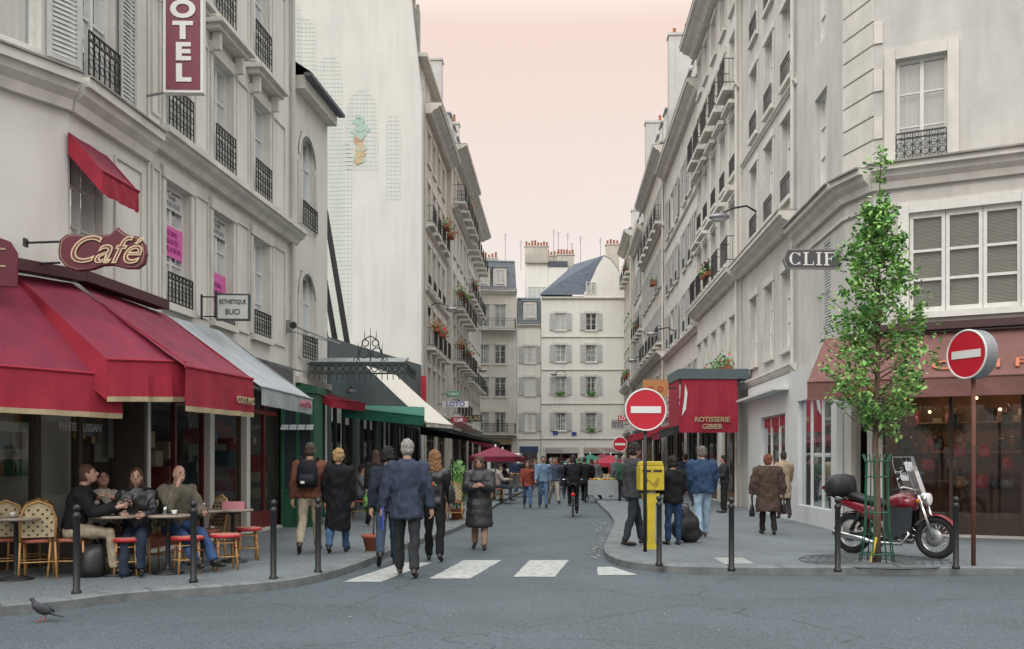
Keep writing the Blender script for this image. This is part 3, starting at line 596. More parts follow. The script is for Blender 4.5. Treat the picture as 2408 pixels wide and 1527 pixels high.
for (x0, x1, y0, X0, X1, Y1) in ((-2.12, -1.64, 12.5, -1.65, -1.20, 14.9), (-1.07, -.54, 12.85, -.74, -.16, 15.27), (.02, .56, 13.05, .27, .87, 15.27), (1.14, 1.68, 13.25, 1.22, 1.44, 14.3)):
    m = M(); n = 10; L_ = []; R2 = []
    for i in range(n+1):
        t = i/n; j = .018*noise.noise(V((x0*3, i*.9, 1))); j2 = .018*noise.noise(V((x1*3, i*.9, 4))); L_.append((x0+(X0-x0)*t+j, y0+(Y1-y0)*t, .004)); R2.append((x1+(X1-x1)*t+j2, y0+(Y1-y0)*t, .004))
    m.q(*(L_+R2[::-1])); struct(m.ob('road_marking', wl))
m = M(); a = [gp(1676, 1312), gp(1744, 1312), gp(1776, 1326), gp(1704, 1327)]; m.q(*[p+V((0, 0, .004)) for p in a]); struct(m.ob('pavement_marking', mat('dirty_white_paint', (.27, .28, .27), .8, .3, 9, .3)))
m = M()
for i in range(160):
    t = random.random(); p = gp(1412+random.gauss(0, 14), 1225+t*90, 0); s_ = random.uniform(.012, .035); m.q(*[(p.x+s_*cos(a+i), p.y+s_*sin(a+i), .006+random.random()*.012) for a in (0, 1.5, 3, 4.6)], m=i % 3)
for i in range(50):
    p = V((random.uniform(-4.5, 5), random.uniform(8, 12.6), .006)); s_ = random.uniform(.006, .014); m.q(*[(p.x+s_*cos(a+i), p.y+s_*sin(a+i), .006+random.random()*.008) for a in (0, 1.5, 3, 4.6)], m=i % 3)
stuff(m.ob('street_litter', [paint((.4, .4, .38)), paint((.2, .15, .06)), paint((.12, .13, .12))]))
# ------------------------------------------------------------------ street furniture
bs = thing('bollard', 'slim black iron bollard with ball top', 'bollard', gp(180, 1398), 0, 'black bollards along the kerb')
m = M(); m.lathe([(.052, 0), (.052, .03), (.037, .05), (.036, .81), (.044, .82), (.044, .84), (.034, .86), (.024, .88)], n=16); m.ob('post', iron, bs, True)
m = M(); m.ell((0, 0, .915), .041, n=14); m.ob('finial', iron, bs, True)
for x, y in ((455, 1370), (643, 1364), (748, 1348), (1550, 1331), (1720, 1343), (1970, 1345), (2248, 1338)): dup(bs, gp(x, y))
def noentry(label, px, py, d, rz, D=.66, thick=.05, pole=iron, ztop=None):
    c = sv(px, py, d); e = thing('no_entry_sign', label, 'road sign', (c.x, c.y, 0.1), rz); z = c.z-.1
    m = M(); m.tube([(0, .04, 0), (0, .04, z+.1)], .03, 0, 12); m.ob('post', pole, e, True)
    m = M(); n = 40
    def dd(y, r, mi): m.add([(r*cos(2*pi*i/n), y, z+r*sin(2*pi*i/n)) for i in range(n)], [list(range(n))], mi)
    dd(-.002-thick/2, D/2*.95, 1); m.ring((0, -thick/2, z), D/2*.97, .014, m=2, n=n, k=6)
    m.add([(D/2*cos(2*pi*i/n), y, z+D/2*sin(2*pi*i/n)) for y in (-thick/2+.003, thick/2+.03) for i in range(n)], [(i, (i+1) % n, n+(i+1) % n, n+i) for i in range(n)]+[list(range(n, 2*n))], 0)
    m.ob('disc', [steel, signred, signwht], e)
    m = M(); m.box(-D*.36, D*.36, -thick/2-.012, -thick/2-.006, z-D*.08, z+D*.08); m.ob('white_bar', signwht, e)
    return e
noentry('round red no entry sign on a dark post beside letter box', 1518, 964, 15.6, .05)
noentry('round red no entry sign on rusty post by the tree', 2284, 834, 13.4, -1.16, .66, .18, mat('rusty_post', (.14, .05, .035), .7, .3, 10, .3, 50))
noentry('small round red no entry sign further down the street', 1458, 1045, 44, .05, .64)
e = thing('letter_box', 'yellow post box on a pedestal, pasted with a torn sticker', 'letter box', gp(1529, 1291), .1); yel = mat('yellow_enamel', (.56, .43, .03), .45, .14, 6, .05, 60, streak=.2)
m = M(); m.box(-.2, .2, -.14, .14, .95, 1.34); m.prism([(-.2, 1.341), (.2, 1.341), (.17, 1.42), (-.17, 1.42)], -.13, .13); b = m.ob('box', yel, e); bv = b.modifiers.new('b', 'BEVEL'); bv.width = .02; bv.segments = 3
m = M(); m.box(-.16, -.02, -.149, -.143, 1.25, 1.28); m.box(.02, .16, -.149, -.143, 1.25, 1.28); m.ob('slot', dark, e)
m = M(); m.prism([(-.14, .9), (-.11, .8), (-.065, .7), (-.06, .12), (-.12, 0), (.12, 0), (.06, .12), (.065, .7), (.11, .8), (.14, .9)], -.08, .08); m.ob('pedestal', yel, e)
m = M()
for i in range(7): a = i*.9; m.tube([(-.1+.03*i, -.146, 1.05+.06*sin(a)), (-.07+.03*i, -.146, 1.1+.06*cos(a*1.3))], .006, 0, 4)
m.ob('scrawled_mark', paint((.25, .17, .03)), e)
e = thing('duffel_bag', 'large slumped black bag standing on the pavement', 'bag', gp(1612, 1276), .2); m = M()
for c, r in (((0, 0, .26), (.27, .17, .26)), ((-.03, .02, .42), (.2, .14, .22)), ((.08, 0, .15), (.26, .16, .16))): m.ell(c, r)
me = rem(m, .03, 2, .03, 5); me.materials.clear(); me.materials.append(mat('black_case', (.012, .012, .014), .5, .3, 10, .5, 15)); mk('shell', me, e)
m = M(); m.tube([(-.12, 0, .58), (-.08, 0, .68), (.04, 0, .68), (.06, 0, .58)], .012, 0, 6); m.ob('handle', iron, e, True)
# ------------------------------------------------------------------ motorcycle
def motorcycle():
    r0 = V((5.32, 15.4, .1)); f0 = V((6.12, 14.5, .1)); c = (r0+f0)/2; rz = atan2(f0.y-r0.y, f0.x-r0.x)
    e = thing('motorcycle', 'dark red touring motorcycle with windscreen and rear top box', 'motorcycle', c, rz)
    red = mat('maroon_metal_paint', (.20, .008, .022), .25, .1, 8, 0, coat=.6); blk = mat('black_plastic', (.016, .016, .018), .5, .2, 10, .1, 60)
    for x, nm in ((-.66, 'wheel'), (.66, 'wheel')):
        w = M(); w.ring((x, 0, .31), .262, .052, n=32, k=10); wo = w.ob(nm, rubber, e, True)
        r = M(); r.ring((x, 0, .31), .215, .018, n=28, k=6)
        for i in range(18): a = 2*pi*i/18; r.tube([(x+.03*cos(a), .02*(-1)**i, .31+.03*sin(a)), (x+.21*cos(a+.2), 0, .31+.21*sin(a+.2))], .004, 0, 4)
        r.tube([(x, -.06, .31), (x, .06, .31)], .035, 0, 12); r.ob('rim', chrome, wo, True)
        d = M(); d.lathe([(.04, 0), (.13, 0), (.13, .006), (.04, .006)], n=24); d.v = [(x+p[0], -.07+p[2], .31+p[1]) for p in d.v]; d.ob('brake_disc', steel, wo, True)
    m = M()
    for y in (-.09, .09): m.tube([(.66, y, .31), (.54, y, .62), (.44, y, .92)], [.03, .026, .022], 0, 10)
    m.ob('front_fork', chrome, e, True)
    for a0, a1, x in ((.5, 2.6, .66), (.3, 2.2, -.66)):
        m = M(); n = 12; P = []
        for i in range(n+1):
            a = a0+(a1-a0)*i/n; P.append([(x+.345*cos(a), y, .31+.345*sin(a)-abs(y)*.25) for y in (-.075, -.04, 0, .04, .075)])
        for i in range(n):
            for j in range(4): m.q(P[i][j], P[i+1][j], P[i+1][j+1], P[i][j+1])
        m.ob('fender', red, e, True)
    m = M(); m.loft([((.38, 0, .78), (0, .07, 0), (0, 0, .07)), ((.3, 0, .80), (0, .15, 0), (0, 0, .13)), ((.15, 0, .82), (0, .17, 0), (0, 0, .145)), ((-.02, 0, .79), (0, .13, 0), (0, 0, .11)), ((-.1, 0, .76), (0, .07, 0), (0, 0, .05))], n=16); m.ob('fuel_tank', red, e, True)
    for y in (-1, 1):
        m = M(); m.loft([((-.1, y*.14, .62), (0, .03, 0), (0, 0, .10)), ((-.3, y*.16, .64), (0, .03, 0), (0, 0, .11)), ((-.5, y*.15, .72), (0, .03, 0), (0, 0, .07)), ((-.8, y*.13, .80), (0, .03, 0), (0, 0, .045))], n=12); m.ob('side_panel', red, e, True)
    m = M(); m.loft([((-.06, 0, .76), (0, .09, 0), (0, 0, .04)), ((-.2, 0, .80), (0, .15, 0), (0, 0, .065)), ((-.42, 0, .83), (0, .16, 0), (0, 0, .07)), ((-.6, 0, .89), (0, .14, 0), (0, 0, .06)), ((-.74, 0, .89), (0, .1, 0), (0, 0, .05))], n=14); m.ob('saddle', blk, e, True)
    m = M(); m.box(-.1, .24, -.12, .12, .26, .42)
    for i in range(8): m.box(-.04, .2, -.2, .2, .44+i*.028, .454+i*.028)
    m.box(-.0, .16, -.16, .16, .43, .66); m.tube([(.05, -.2, .34), (.05, .2, .34)], .09, 0, 14); b = m.ob('engine', mat('engine_alloy', (.16, .16, .17), .4, .2, 12, .1, 50, metal=.8), e)
    m = M(); m.tube([(.2, -.13, .45), (.32, -.15, .35), (.22, -.17, .2), (-.2, -.2, .2), (-.35, -.21, .24), (-.85, -.23, .32)], [.022, .022, .024, .03, .045, .048], 0, 10); m.tube([(.2, .13, .45), (.32, .15, .35), (.22, .17, .2), (-.35, .21, .24), (-.85, .23, .32)], [.022, .022, .024, .045, .048], 0, 10); m.ob('exhaust', chrome, e, True)
    m = M()
    for y in (-.1, .1): m.tube([(.42, y*.3, .88), (.3, y, .68), (.34, y, .3), (-.2, y, .22), (-.3, y, .68), (-.75, y, .80)], .017, 0, 8); m.tube([(-.25, y, .3), (-.66, y, .31)], .022, 0, 8); m.tube([(-.4, y*1.2, .74), (-.62, y*1.2, .36)], .03, 0, 10); m.tube([(-.6, y, .86), (-.8, y, .885), (-1.05, y, .885)], .014, 0, 6); m.tube([(-.75, y, .78), (-.95, y, .88)], .014, 0, 6)
    m.ob('frame', blk, e, True)
    m = M(); m.tube([(.56, 0, .86), (.46, 0, .87), (.42, 0, .87)], [.10, .095, .04], 0, 18); h = m.ob('headlight', [chrome], e, True)
    m = M(); m.ell((.565, 0, .86), (.018, .088, .088), n=16); m.ob('lens', mat('headlight_lens', (.7, .7, .68), .1, .05), h, True)
    for y in (-.19, .19): m = M(); m.ell((.48, y, .84), (.03, .035, .035)); m.tube([(.46, 0, .84), (.47, y, .84)], .008, 0, 5); m.ob('indicator', paint((.55, .16, .01)), e, True)
    m = M(); m.tube([(.2, -.38, .98), (.3, -.28, 1.04), (.38, -.1, 1.0), (.38, .1, 1.0), (.3, .28, 1.04), (.2, .38, .98)], .014, 0, 8); hb = m.ob('handlebar', chrome, e, True)
    for y in (-1, 1):
        m = M(); m.tube([(.2, y*.38, .98), (.27, y*.31, 1.02)], .02, 0, 8); m.ob('grip', rubber, hb, True)
        m = M(); m.tube([(.3, y*.27, 1.04), (.28, y*.34, 1.2)], .006, 0, 5); m.ell((.27, y*.38, 1.22), (.018, .07, .045)); m.ob('mirror', blk, e, True)
    m = M(); P = []
    for i in range(9):
        z = .93+.55*i/8; wd = .22*(1-.35*(i/8)**2)*(1 if i < 8 else .75); P.append([(.52-.20*i/8-abs(j)*.03*abs(j), wd*j/3, z) for j in range(-3, 4)])
    for i in range(8):
        for j in range(6): m.q(P[i][j], P[i+1][j], P[i+1][j+1], P[i][j+1])
    m.ob('windscreen', glassmat('windscreen_perspex', .06, .5), e, True)
    m = M(); m.tube([P[0][0]]+[p[0] for p in P[1:]]+P[8][1:]+[p[6] for p in P[::-1]], .005, 0, 4); m.ob('windscreen_rim', steel, e)
    m = M(); m.loft([((-.86, 0, .90), (.20, 0, 0), (0, .24, 0)), ((-.86, 0, .95), (.23, 0, 0), (0, .28, 0)), ((-.86, 0, 1.08), (.22, 0, 0), (0, .27, 0)), ((-.84, 0, 1.19), (.18, 0, 0), (0, .22, 0)), ((-.84, 0, 1.22), (.08, 0, 0), (0, .1, 0))], n=20); tb = m.ob('top_box', blk, e, True)
    m = M(); m.box(-1.10, -1.085, -.15, .15, .98, 1.03); m.ob('reflector', paint((.5, .01, .01)), tb)
    m = M(); m.ell((-.86, 0, .76), (.03, .09, .04)); m.ob('tail_light', paint((.5, .01, .01)), e, True)
    m = M()
    for y in (-1, 1): m.q((.30, y*.2, .74), (.06, y*.22, .74), (.0, y*.26, .36), (.24, y*.27, .3)); m.q((.30, y*.2, .74), (.36, y*.1, .76), (.35, y*.13, .45), (.24, y*.27, .3))
    m.ob('leg_cover', cloth((.035, .04, .048)), e)
    m = M(); m.tube([(-.05, -.12, .25), (-.12, -.34, .01)], .014, 0, 6); m.ob('side_stand', iron, e, True)
motorcycle()
# ------------------------------------------------------------------ street tree
tb = gp(2062, 1322); e = thing('tree', 'young pear tree with narrow leafy green crown in a guard', 'tree', tb)
m = M(); m.tube([(0, 0, -.05), (.01, 0, .8), (-.02, .01, 1.6), (.0, 0, 2.4), (.03, 0, 3.6), (.02, 0, 4.8), (.06, 0, 5.75)], [.055, .045, .042, .036, .025, .012, .004], 0, 10)
prof = [(1.85, .12), (2.1, .36), (2.4, .60), (2.8, .76), (3.1, .72), (3.5, .60), (3.9, .53), (4.3, .42), (4.7, .29), (4.95, .19), (5.15, .09), (5.3, .04), (5.45, .06), (5.6, .12), (5.75, .07)]
def pr(z):
    for i in range(len(prof)-1):
        if prof[i][0] <= z <= prof[i+1][0]: t = (z-prof[i][0])/(prof[i+1][0]-prof[i][0]); return prof[i][1]*(1-t)+prof[i+1][1]*t
    return .05
lv = M(); tips = []; rt = random.Random(21)
for i in range(112):
    z = 2.02+3.05*(i/112)**1.0+rt.uniform(-.08, .08); a = i*2.39996+rt.uniform(-.5, .5); r = pr(min(5.7, z))*rt.choice((.45, .7, .9, 1.0, 1.18))
    st = V((0, 0, max(1.7, z-r*.8))); en = V((r*cos(a), r*sin(a), z)); mid = st.lerp(en, .5)+V((0, 0, -.06)); m.tube([st, mid, en], [.011, .007, .003], 0, 5)
    cn = rt.randint(2, 4)
    for c_ in range(cn):
        t = .45+.55*(c_+1)/cn; cc = st.lerp(en, t)+V((rt.gauss(0, .05), rt.gauss(0, .05), rt.gauss(0, .05))); sg_ = rt.uniform(.035, .07)
        for k in range(rt.randint(12, 30)): tips.append((cc+V((rt.gauss(0, sg_), rt.gauss(0, sg_), rt.gauss(0, sg_*1.2))), rt.random()))
for cz, cr_, n_ in ((5.15, .05, 30), (5.42, .05, 26), (5.62, .09, 60), (5.78, .05, 24)):
    for k in range(n_): tips.append((V((.05+rt.gauss(0, cr_), rt.gauss(0, cr_), cz+rt.gauss(0, .06))), rt.random()))
for p, rr in tips:
    s_ = rt.uniform(.028, .052); a = V((rt.gauss(0, 1), rt.gauss(0, 1), rt.gauss(-.4, .6))).normalized(); b = a.cross(V((rt.gauss(0, .5), rt.gauss(0, .5), 1))).normalized()*.6; n = a.cross(b)*.25
    mi = 0 if rr < .48+.5*noise.noise(p*3.5) else (1 if rt.random() < .78 else 2)
    lv.add([p-a*s_, p+b*s_+n*s_, p+a*s_*1.1, p-b*s_+n*s_], [(0, 1, 2), (0, 2, 3)], mi)
m.ob('trunk', bark, e, True); lv.ob('crown', [leafA, leafB, leafC], e)
e = thing('tree_guard', 'green iron tree guard around the young trunk', 'tree guard', tb); grn = mat('green_iron_paint', (.012, .10, .055), .5, .2, 10, .1, 50); m = M()
for i in range(8): a = i*pi/4+.2; m.tube([(.24*cos(a), .24*sin(a), 0), (.17*cos(a), .17*sin(a), .5), (.15*cos(a), .15*sin(a), 1.4), (.2*cos(a), .2*sin(a), 1.52)], .009, 0, 6)
m.ob('bars', grn, e, True)
for z, r in ((.12, .225), (.7, .165), (1.2, .155), (1.42, .16)): m = M(); m.ring((0, 0, z), r, .01, 'z', n=20, k=5); m.ob('hoop', grn, e, True)
m = M(); m.tube([(-.12, -.1, 0), (-.02, -.03, .35)], .02, 0, 6); m.ob('yellow_stake', yel, e)
e = thing('tree_grate', 'round cast iron grate around the tree base', 'tree grate', tb+V((0, .1, 0))); m = M(); gm = mat('cast_iron', (.07, .075, .08), .8)
for r in (.3, .42, .54, .66, .78, .9, 1.02): m.ring((0, 0, .004), r, .012, 'z', n=40, k=4)
for i in range(16): a = i*pi/8; m.tube([(.28*cos(a), .28*sin(a), .004), (1.02*cos(a), 1.02*sin(a), .004)], .009, 0, 4)
m.ob('grate', gm, e)
# ------------------------------------------------------------------ café tables, chairs, stools
def stool(label, loc, rz=0):
    e = thing('stool', label, 'stool', loc, rz, 'café stools with red seats'); 
    for i in range(4):
        a = pi/4+i*pi/2; m = M(); m.tube([(.19*cos(a), .19*sin(a), 0), (.15*cos(a), .15*sin(a), .43)], .014, 0, 8); m.ring((.165*cos(a), .165*sin(a), .3), .02, .006, 'z', m=1, n=8, k=4); m.ob('leg', [rattan, paint((.45, .02, .02))], e, True)
    m = M(); m.ring((0, 0, .18), .17, .009, 'z', n=20, k=6); m.ring((0, 0, .36), .15, .008, 'z', n=20, k=6); m.ob('stretcher', rattan, e, True)
    m = M(); m.lathe([(.17, .42), (.205, .43), (.21, .45), (.2, .465)], 0, 24); m.lathe([(.198, .466), (.17, .474), (.05, .477)], 1, 24); m.ob('seat', [paint((.4, .02, .025)), mat('seat_weave', (.42, .15, .11), .7, .4, 70, .4, 90)], e)
    return e
sp = [(300, 1337, 12.35), (440, 1335, 12.6), (530, 1328, 13.0), (582, 1312, 14.3), (95, 1354, 12.3)]
s0 = stool('rattan café stool with red seat', (sp[0][2]*(sp[0][0]-1204)/F, sp[0][2], .1), .2)
for x, y, d in sp[1:4]: dup(s0, ((x-1204)/F*d, d, .1), random.random())
def chair(loc, rz):
    e = thing('chair', 'bamboo bistro chair with cream woven back', 'chair', loc, rz, 'bistro chairs on the terrace')
    for x, y, h in ((-.19, .18, .44), (.19, .18, .44)): m = M(); m.tube([(x*1.08, y*1.1, 0), (x, y, h)], .014, 0, 8); m.ob('leg', rattan, e, True)
    for x in (-.19, .19): m = M(); m.tube([(x*1.1, -.22, 0), (x, -.19, .45)], .014, 0, 8); m.ob('leg', rattan, e, True)
    m = M(); m.tube([(-.19, -.19, .44), (-.2, -.24, .72), (-.14, -.27, .88), (0, -.28, .94), (.14, -.27, .88), (.2, -.24, .72), (.19, -.19, .44)], .015, 0, 8)
    m.ob('back_frame', rattan, e, True)
    m = M(); P = [(-.18, -.205, .5), (.18, -.205, .5), (.19, -.235, .72), (.13, -.262, .87), (0, -.272, .92), (-.13, -.262, .87), (-.19, -.235, .72)]; m.q(*P)
    for i in range(7):
        for j in range(7):
            if (i+j) % 2: x = -.15+i*.05; z = .53+j*.05; yy = -.2-(z-.5)*.16; m.box(x-.012, x+.012, yy-.006, yy+.014, z-.012, z+.012, 1)
    m.ob('backrest', [weave_c, paint((.03, .03, .03))], e)
    m = M(); m.loft([((0, 0, .43), (.2, 0, 0), (0, .2, 0)), ((0, 0, .45), (.215, 0, 0), (0, .21, 0)), ((0, 0, .47), (.2, 0, 0), (0, .2, 0))], n=20); m.ob('seat', mat('red_cane_seat', (.38, .12, .08), .7, .5, 60, .4, 90), e, True)
    m = M(); m.tube([(-.2, .18, .2), (.2, .18, .2), (.2, -.2, .2), (-.2, -.2, .2), (-.2, .18, .2)], .009, 0, 6); m.ob('stretcher', rattan, e, True)
    return e
c0 = chair(((100-1204)/F*12.3, 12.15, .1), .5)
for px, d, rz in ((168, 12.3, -1.4), (18, 12.3, .4), (70, 12.9, .8), (240, 12.95, 3.0), (325, 12.8, 3.2), (405, 13.15, -2.2), (480, 13.9, 2.4), (848, 24.5, -1.6), (1172, 36, -1.6), (1188, 37, 1.5), (1068, 24, 0), (1058, 25, 1)): dup(c0, ((px-1204)/F*d, d, .1), rz)
def table(loc, r=.3):
    e = thing('table', 'small round café table with pedestal foot', 'table', loc, 0, 'round café tables')
    m = M(); m.lathe([(r*.9, .71), (r, .715), (r, .74), (r*.97, .745)], n=28); m.ob('table_top', mat('table_top', (.26, .22, .18), .35, .15, 8, .05, 40), e, True)
    m = M(); m.lathe([(.2, 0), (.19, .02), (.04, .06), (.028, .1), (.026, .66), (.08, .7)], n=16); m.ob('pedestal', iron, e, True)
    return e
t0 = table(((275-1204)/F*12.35, 12.35, .1), .28)
tabs = [(395, 12.55), (38, 11.9), (548, 14.0), (475, 13.7), (1180, 36.4), (1075, 24.6)]
for px, d in tabs: dup(t0, ((px-1204)/F*d, d, .1))
def cup(p, kind):
    if kind == 0:
        e = thing('drinking_glass', 'clear tumbler standing on café table', 'glass', p, 0, 'glasses on the café tables'); m = M(); m.lathe([(.028, 0), (.034, .1), (.032, .1), (.027, .01)], n=12); m.ob('tumbler', glassmat('tumbler_glass', .25), e, True)
    else:
        e = thing('coffee_cup', 'white coffee cup on a saucer', 'cup', p, 0, 'coffee cups on the tables'); m = M(); m.lathe([(.02, .01), (.04, .06), (.037, .06), (.01, .02)], n=12); m.ob('cup', signwht, e, True); m = M(); m.lathe([(.03, 0), (.07, .012), (.065, .01)], n=16); m.ob('saucer', signwht, e, True)
for i, (px, d, k) in enumerate(((262, 12.3, 1), (285, 12.4, 0), (388, 12.55, 0), (402, 12.65, 0), (410, 12.45, 1), (478, 13.7, 0), (30, 11.9, 1))): cup(((px-1204)/F*d, d, .845), k)
e = thing('menu_card', 'folded pink menu card on café table', 'menu', ((550-1204)/F*13.95, 13.95, .846)); m = M(); m.q((-.16, -.04, 0), (.16, -.04, 0), (.15, 0, .11), (-.15, 0, .11)); m.q((-.16, .04, 0), (.16, .04, 0), (.15, 0, .11), (-.15, 0, .11)); m.ob('card', paint((.45, .16, .2)), e)
bag('black rucksack on the ground beneath the table', ((215-1204)/F*12.2, 12.2, .1), .34, .4, .25, strap=.08, name='rucksack')
def leaves(m, c, r, n, s=.03):
    for i in range(n):
        d_ = V((random.gauss(0, 1), random.gauss(0, 1), random.gauss(0, 1))).normalized(); p = V(c)+V((d_.x*r[0], d_.y*r[1], d_.z*r[2]))*(random.random()**.4); a = d_.cross(V((random.random(), random.random(), random.random()))).normalized(); b = a.cross(d_+a.orthogonal()*.5).normalized()*.7
        m.q(p-a*s, p+b*s, p+a*s, p-b*s, m=random.choice((0, 1, 1, 2)))
def potted(label, loc, ballz, r, n, trunk=True):
    e = thing('potted_plant', label, 'potted plant', loc); m = M(); m.lathe([(.12, 0), (.17, .22), (.19, .22), (.19, .27), (.165, .27), (.15, .24)], n=18); m.ob('pot', terra, e, True)
    if trunk: m = M(); m.tube([(0, 0, .22), (.01, 0, ballz)], .014, 0, 6); m.ob('stem', bark, e, True)
    m = M(); leaves(m, (0, 0, ballz), r, n); m.ob('foliage', [leafA, leafB, leafC], e)
potted('clipped ball topiary in a terracotta pot', gp(878, 1297), .78, (.18, .18, .2), 1500)
potted('tall leafy shrub in a terracotta pot', gp(1076, 1222), .85, (.3, .3, .62), 1800, False)
def parasol(label, px, py, d, r, cm, base=.1):
    c = sv(px, py, d); e = thing('parasol', label, 'parasol', (c.x, c.y, base)); h = c.z-base
    m = M(); n = 8; ap = (0, 0, h); rim = [(r*cos(2*pi*i/n), r*sin(2*pi*i/n), h-r*.38) for i in range(n)]; dn = [(r*cos(2*pi*i/n), r*sin(2*pi*i/n), h-r*.38-.18) for i in range(n)]
    for i in range(n): j = (i+1) % n; m.q(ap, rim[i], rim[j]); m.q(rim[i], rim[j], dn[j], dn[i])
    m.ob('canopy', cm, e)
    m = M(); m.tube([(0, 0, 0), (0, 0, h+.08)], .025, 0, 8); m.ob('pole', whitewood, e, True)
parasol('red café parasol over terrace tables', 1165, 1050, 37, 1.0, tex_red); parasol('red café parasol beside the road', 1182, 1056, 43, 1.0, tex_red)
parasol('green market parasol over a stall', 1388, 1068, 52, 1.3, tex_grn); parasol('red market parasol over a stall', 1436, 1070, 46, 1.0, tex_redv); parasol('green market parasol over flower stall', 1352, 1076, 66, 1.2, tex_grn); parasol('faded red market parasol over a stall', 1420, 1066, 60, 1.2, tex_red)
def stall(label, px, py, w=1.6, z=.0):
    p = gp(px, py, z); e = thing('market_stall', label, 'market stall', p)
    m = M(); m.box(-w/2, w/2, -.4, .4, .7, .8); m.ob('counter', mat('stall_wood', (.25, .2, .13), .8, .3, 10, .2, 40), e)
    for x in (-w/2+.05, w/2-.05):
        for y in (-.35, .35): m = M(); m.box(x-.03, x+.03, y-.03, y+.03, 0, .698); m.ob('leg', steel, e)
    m = M()
    for i in range(120): m.ell((random.uniform(-w/2+.08, w/2-.08), random.uniform(-.34, .34), .84+random.random()*.05), .045, random.randint(0, 3), 6, 4)
    stuff(m.ob('heaped_fruit', [paint((.5, .2, .02)), paint((.4, .03, .02)), paint((.12, .25, .03)), paint((.5, .42, .08))], e))
    m = M(); m.box(-w/2-.02, w/2+.02, -.43, -.41, .3, .85); m.ob('front_skirt', tex_grey, e)
stall('fruit stall with heaped produce on a counter', 1432, 1182); stall('market stall with fruit by the kerb', 1425, 1158, 2); stall('produce stall under the terrace parasols', 1205, 1162, 1.4, .1)
vp = V((-.35, 56, 0)); e = thing('van', 'white delivery van parked down the street', 'van', vp, -.05)
m = M(); m.X = Matrix.Rotation(pi/2, 4, 'Z'); m.prism([(-2.2, .35), (2.0, .35), (2.2, .9), (1.9, 1.1), (1.3, 1.85), (1.1, 2.0), (-2.15, 2.0)], -.9, .9); b = m.ob('body', paint((.6, .6, .58), .3), e); bb = b.modifiers.new('b', 'BEVEL'); bb.width = .06; bb.segments = 2
m = M(); m.box(-.7, .7, -2.23, -2.2, 1.2, 1.8); m.ob('rear_window', dark, e)
for x in (-.75, .75): m = M(); m.box(x-.08, x+.08, -2.22, -2.2, .8, 1.1); m.ob('tail_light', paint((.45, .02, .02)), e)
for x in (-.85, .85):
    for y in (-1.4, 1.4): m = M(); m.ring((x, y, .32), .22, .1, 'x', n=16, k=8); m.ob('wheel', rubber, e, True)
# ------------------------------------------------------------------ LEFT BUILDINGS
Fa = Fc((-7.9, 9.5), (-5.8, 13.0), 1); Fb = Fc((-5.8, 13.0), (-5.58, 15.2), 1)
e = thing('cafe_building', 'cream corner building with café, red awnings and blade sign', 'building', (-7, 13, 0)); cafe = e
m = M(); wz = 3.55
wall(m, Fa, wz, 14, [(2.6, 3.7, 6.75, 9.2), (.9, 2.0, 6.75, 9.2)]); wall(m, Fb, wz, 14, [(.05, .9, 4.05, 5.75), (.37, 1.24, 6.7, 9.3)])
m.q(Fa.p(0, wz), Fa.p(Fa.L, wz), Fa.p(Fa.L, wz, -2), Fa.p(0, wz, -2)); m.q(Fb.p(0, wz), Fb.p(Fb.L, wz), Fb.p(Fb.L, wz, -2), Fb.p(0, wz, -2))
m.q((-7.9, 9.5, 0), (-7.9, 9.5, 14), (-14, 12, 14), (-14, 12, 0)); m.q(Fb.p(Fb.L, 3.55, -.02), Fb.p(Fb.L, 14, -.02), (-14, 15.2, 14), (-14, 15.2, 3.55)); m.q((-7.9, 9.5, 14), (-5.8, 13, 14), (-5.58, 15.2, 14), (-14, 15.2, 14), (-14, 12, 14))
m.ob('wall', cream2, e, world=True)
for f in (Fa, Fb):
    for z, h, o in ((6.08, .44, .30), (3.56, .12, .12)):
        t = M(); P = [f.p(u, zz, oo) for u in (0, f.L) for zz, oo in ((z, .002), (z, o*.3), (z+h*.3, o*.4), (z+h*.5, o*.72), (z+h*.72, o*.8), (z+h*.72, o), (z+h, o), (z+h, .002))]
        t.add(P, [list(range(8)), list(range(8, 16))]+[(i, (i+1) % 8, 8+(i+1) % 8, 8+i) for i in range(8)]); t.ob('cornice', trim, e, world=True)
    m = M(); fbox(m, f, 0, f.L, 6.523, 6.55, .003, .33); m.ob('cornice_flashing', trimd, e, world=True)
window(e, Fb, .475, 4.05, .84, 1.7); window(e, Fb, .805, 6.7, .87, 2.5); window(e, Fa, 3.15, 6.75, 1.1, 2.4); window(e, Fa, 1.45, 6.75, 1.1, 2.4)
mk('balcony_railing', railmesh(.85, .62, .04, True), e, Fb.M(.805, 6.7, .04), world=True)
for f, u in ((Fa, 3.98), (Fa, 2.32), (Fb, 1.49)): mk('shutter', shutmesh(.46, 2.5), e, f.M(u, 6.68, .05), world=True)
def panel(f, par, u0, u1, z0, z1, t=.045):
    m = M(); P = []
    for du, o in ((0, .003), (0, .03), (t, .03), (t, .003)): P.append([f.p(u, z, o) for u, z in ((u0+du, z0+du), (u1-du, z0+du), (u1-du, z1-du), (u0+du, z1-du))])
    vs = [p for r in P for p in r]; m.add(vs, [(i*4+j, i*4+(j+1) % 4, (i+1)*4+(j+1) % 4, (i+1)*4+j) for i in range(3) for j in range(4)]); m.ob('wall_panel_moulding', trim, par, world=True)
panel(Fb, e, 1.2, 2.05, 4.0, 5.9)
awning(e, Fb.p(-.05, 5.8, .03), Fb.p(.95, 5.8, .03), Fb.p(-.05, 5.28, .5), Fb.p(.95, 5.28, .5), .3, tex_red, tex_redv)
m = M(); FA = Fc((-8.5, 9.9), (-6.4, 13.35), 1); FB = Fc((-6.4, 13.35), (-6.05, 15.15), 1)
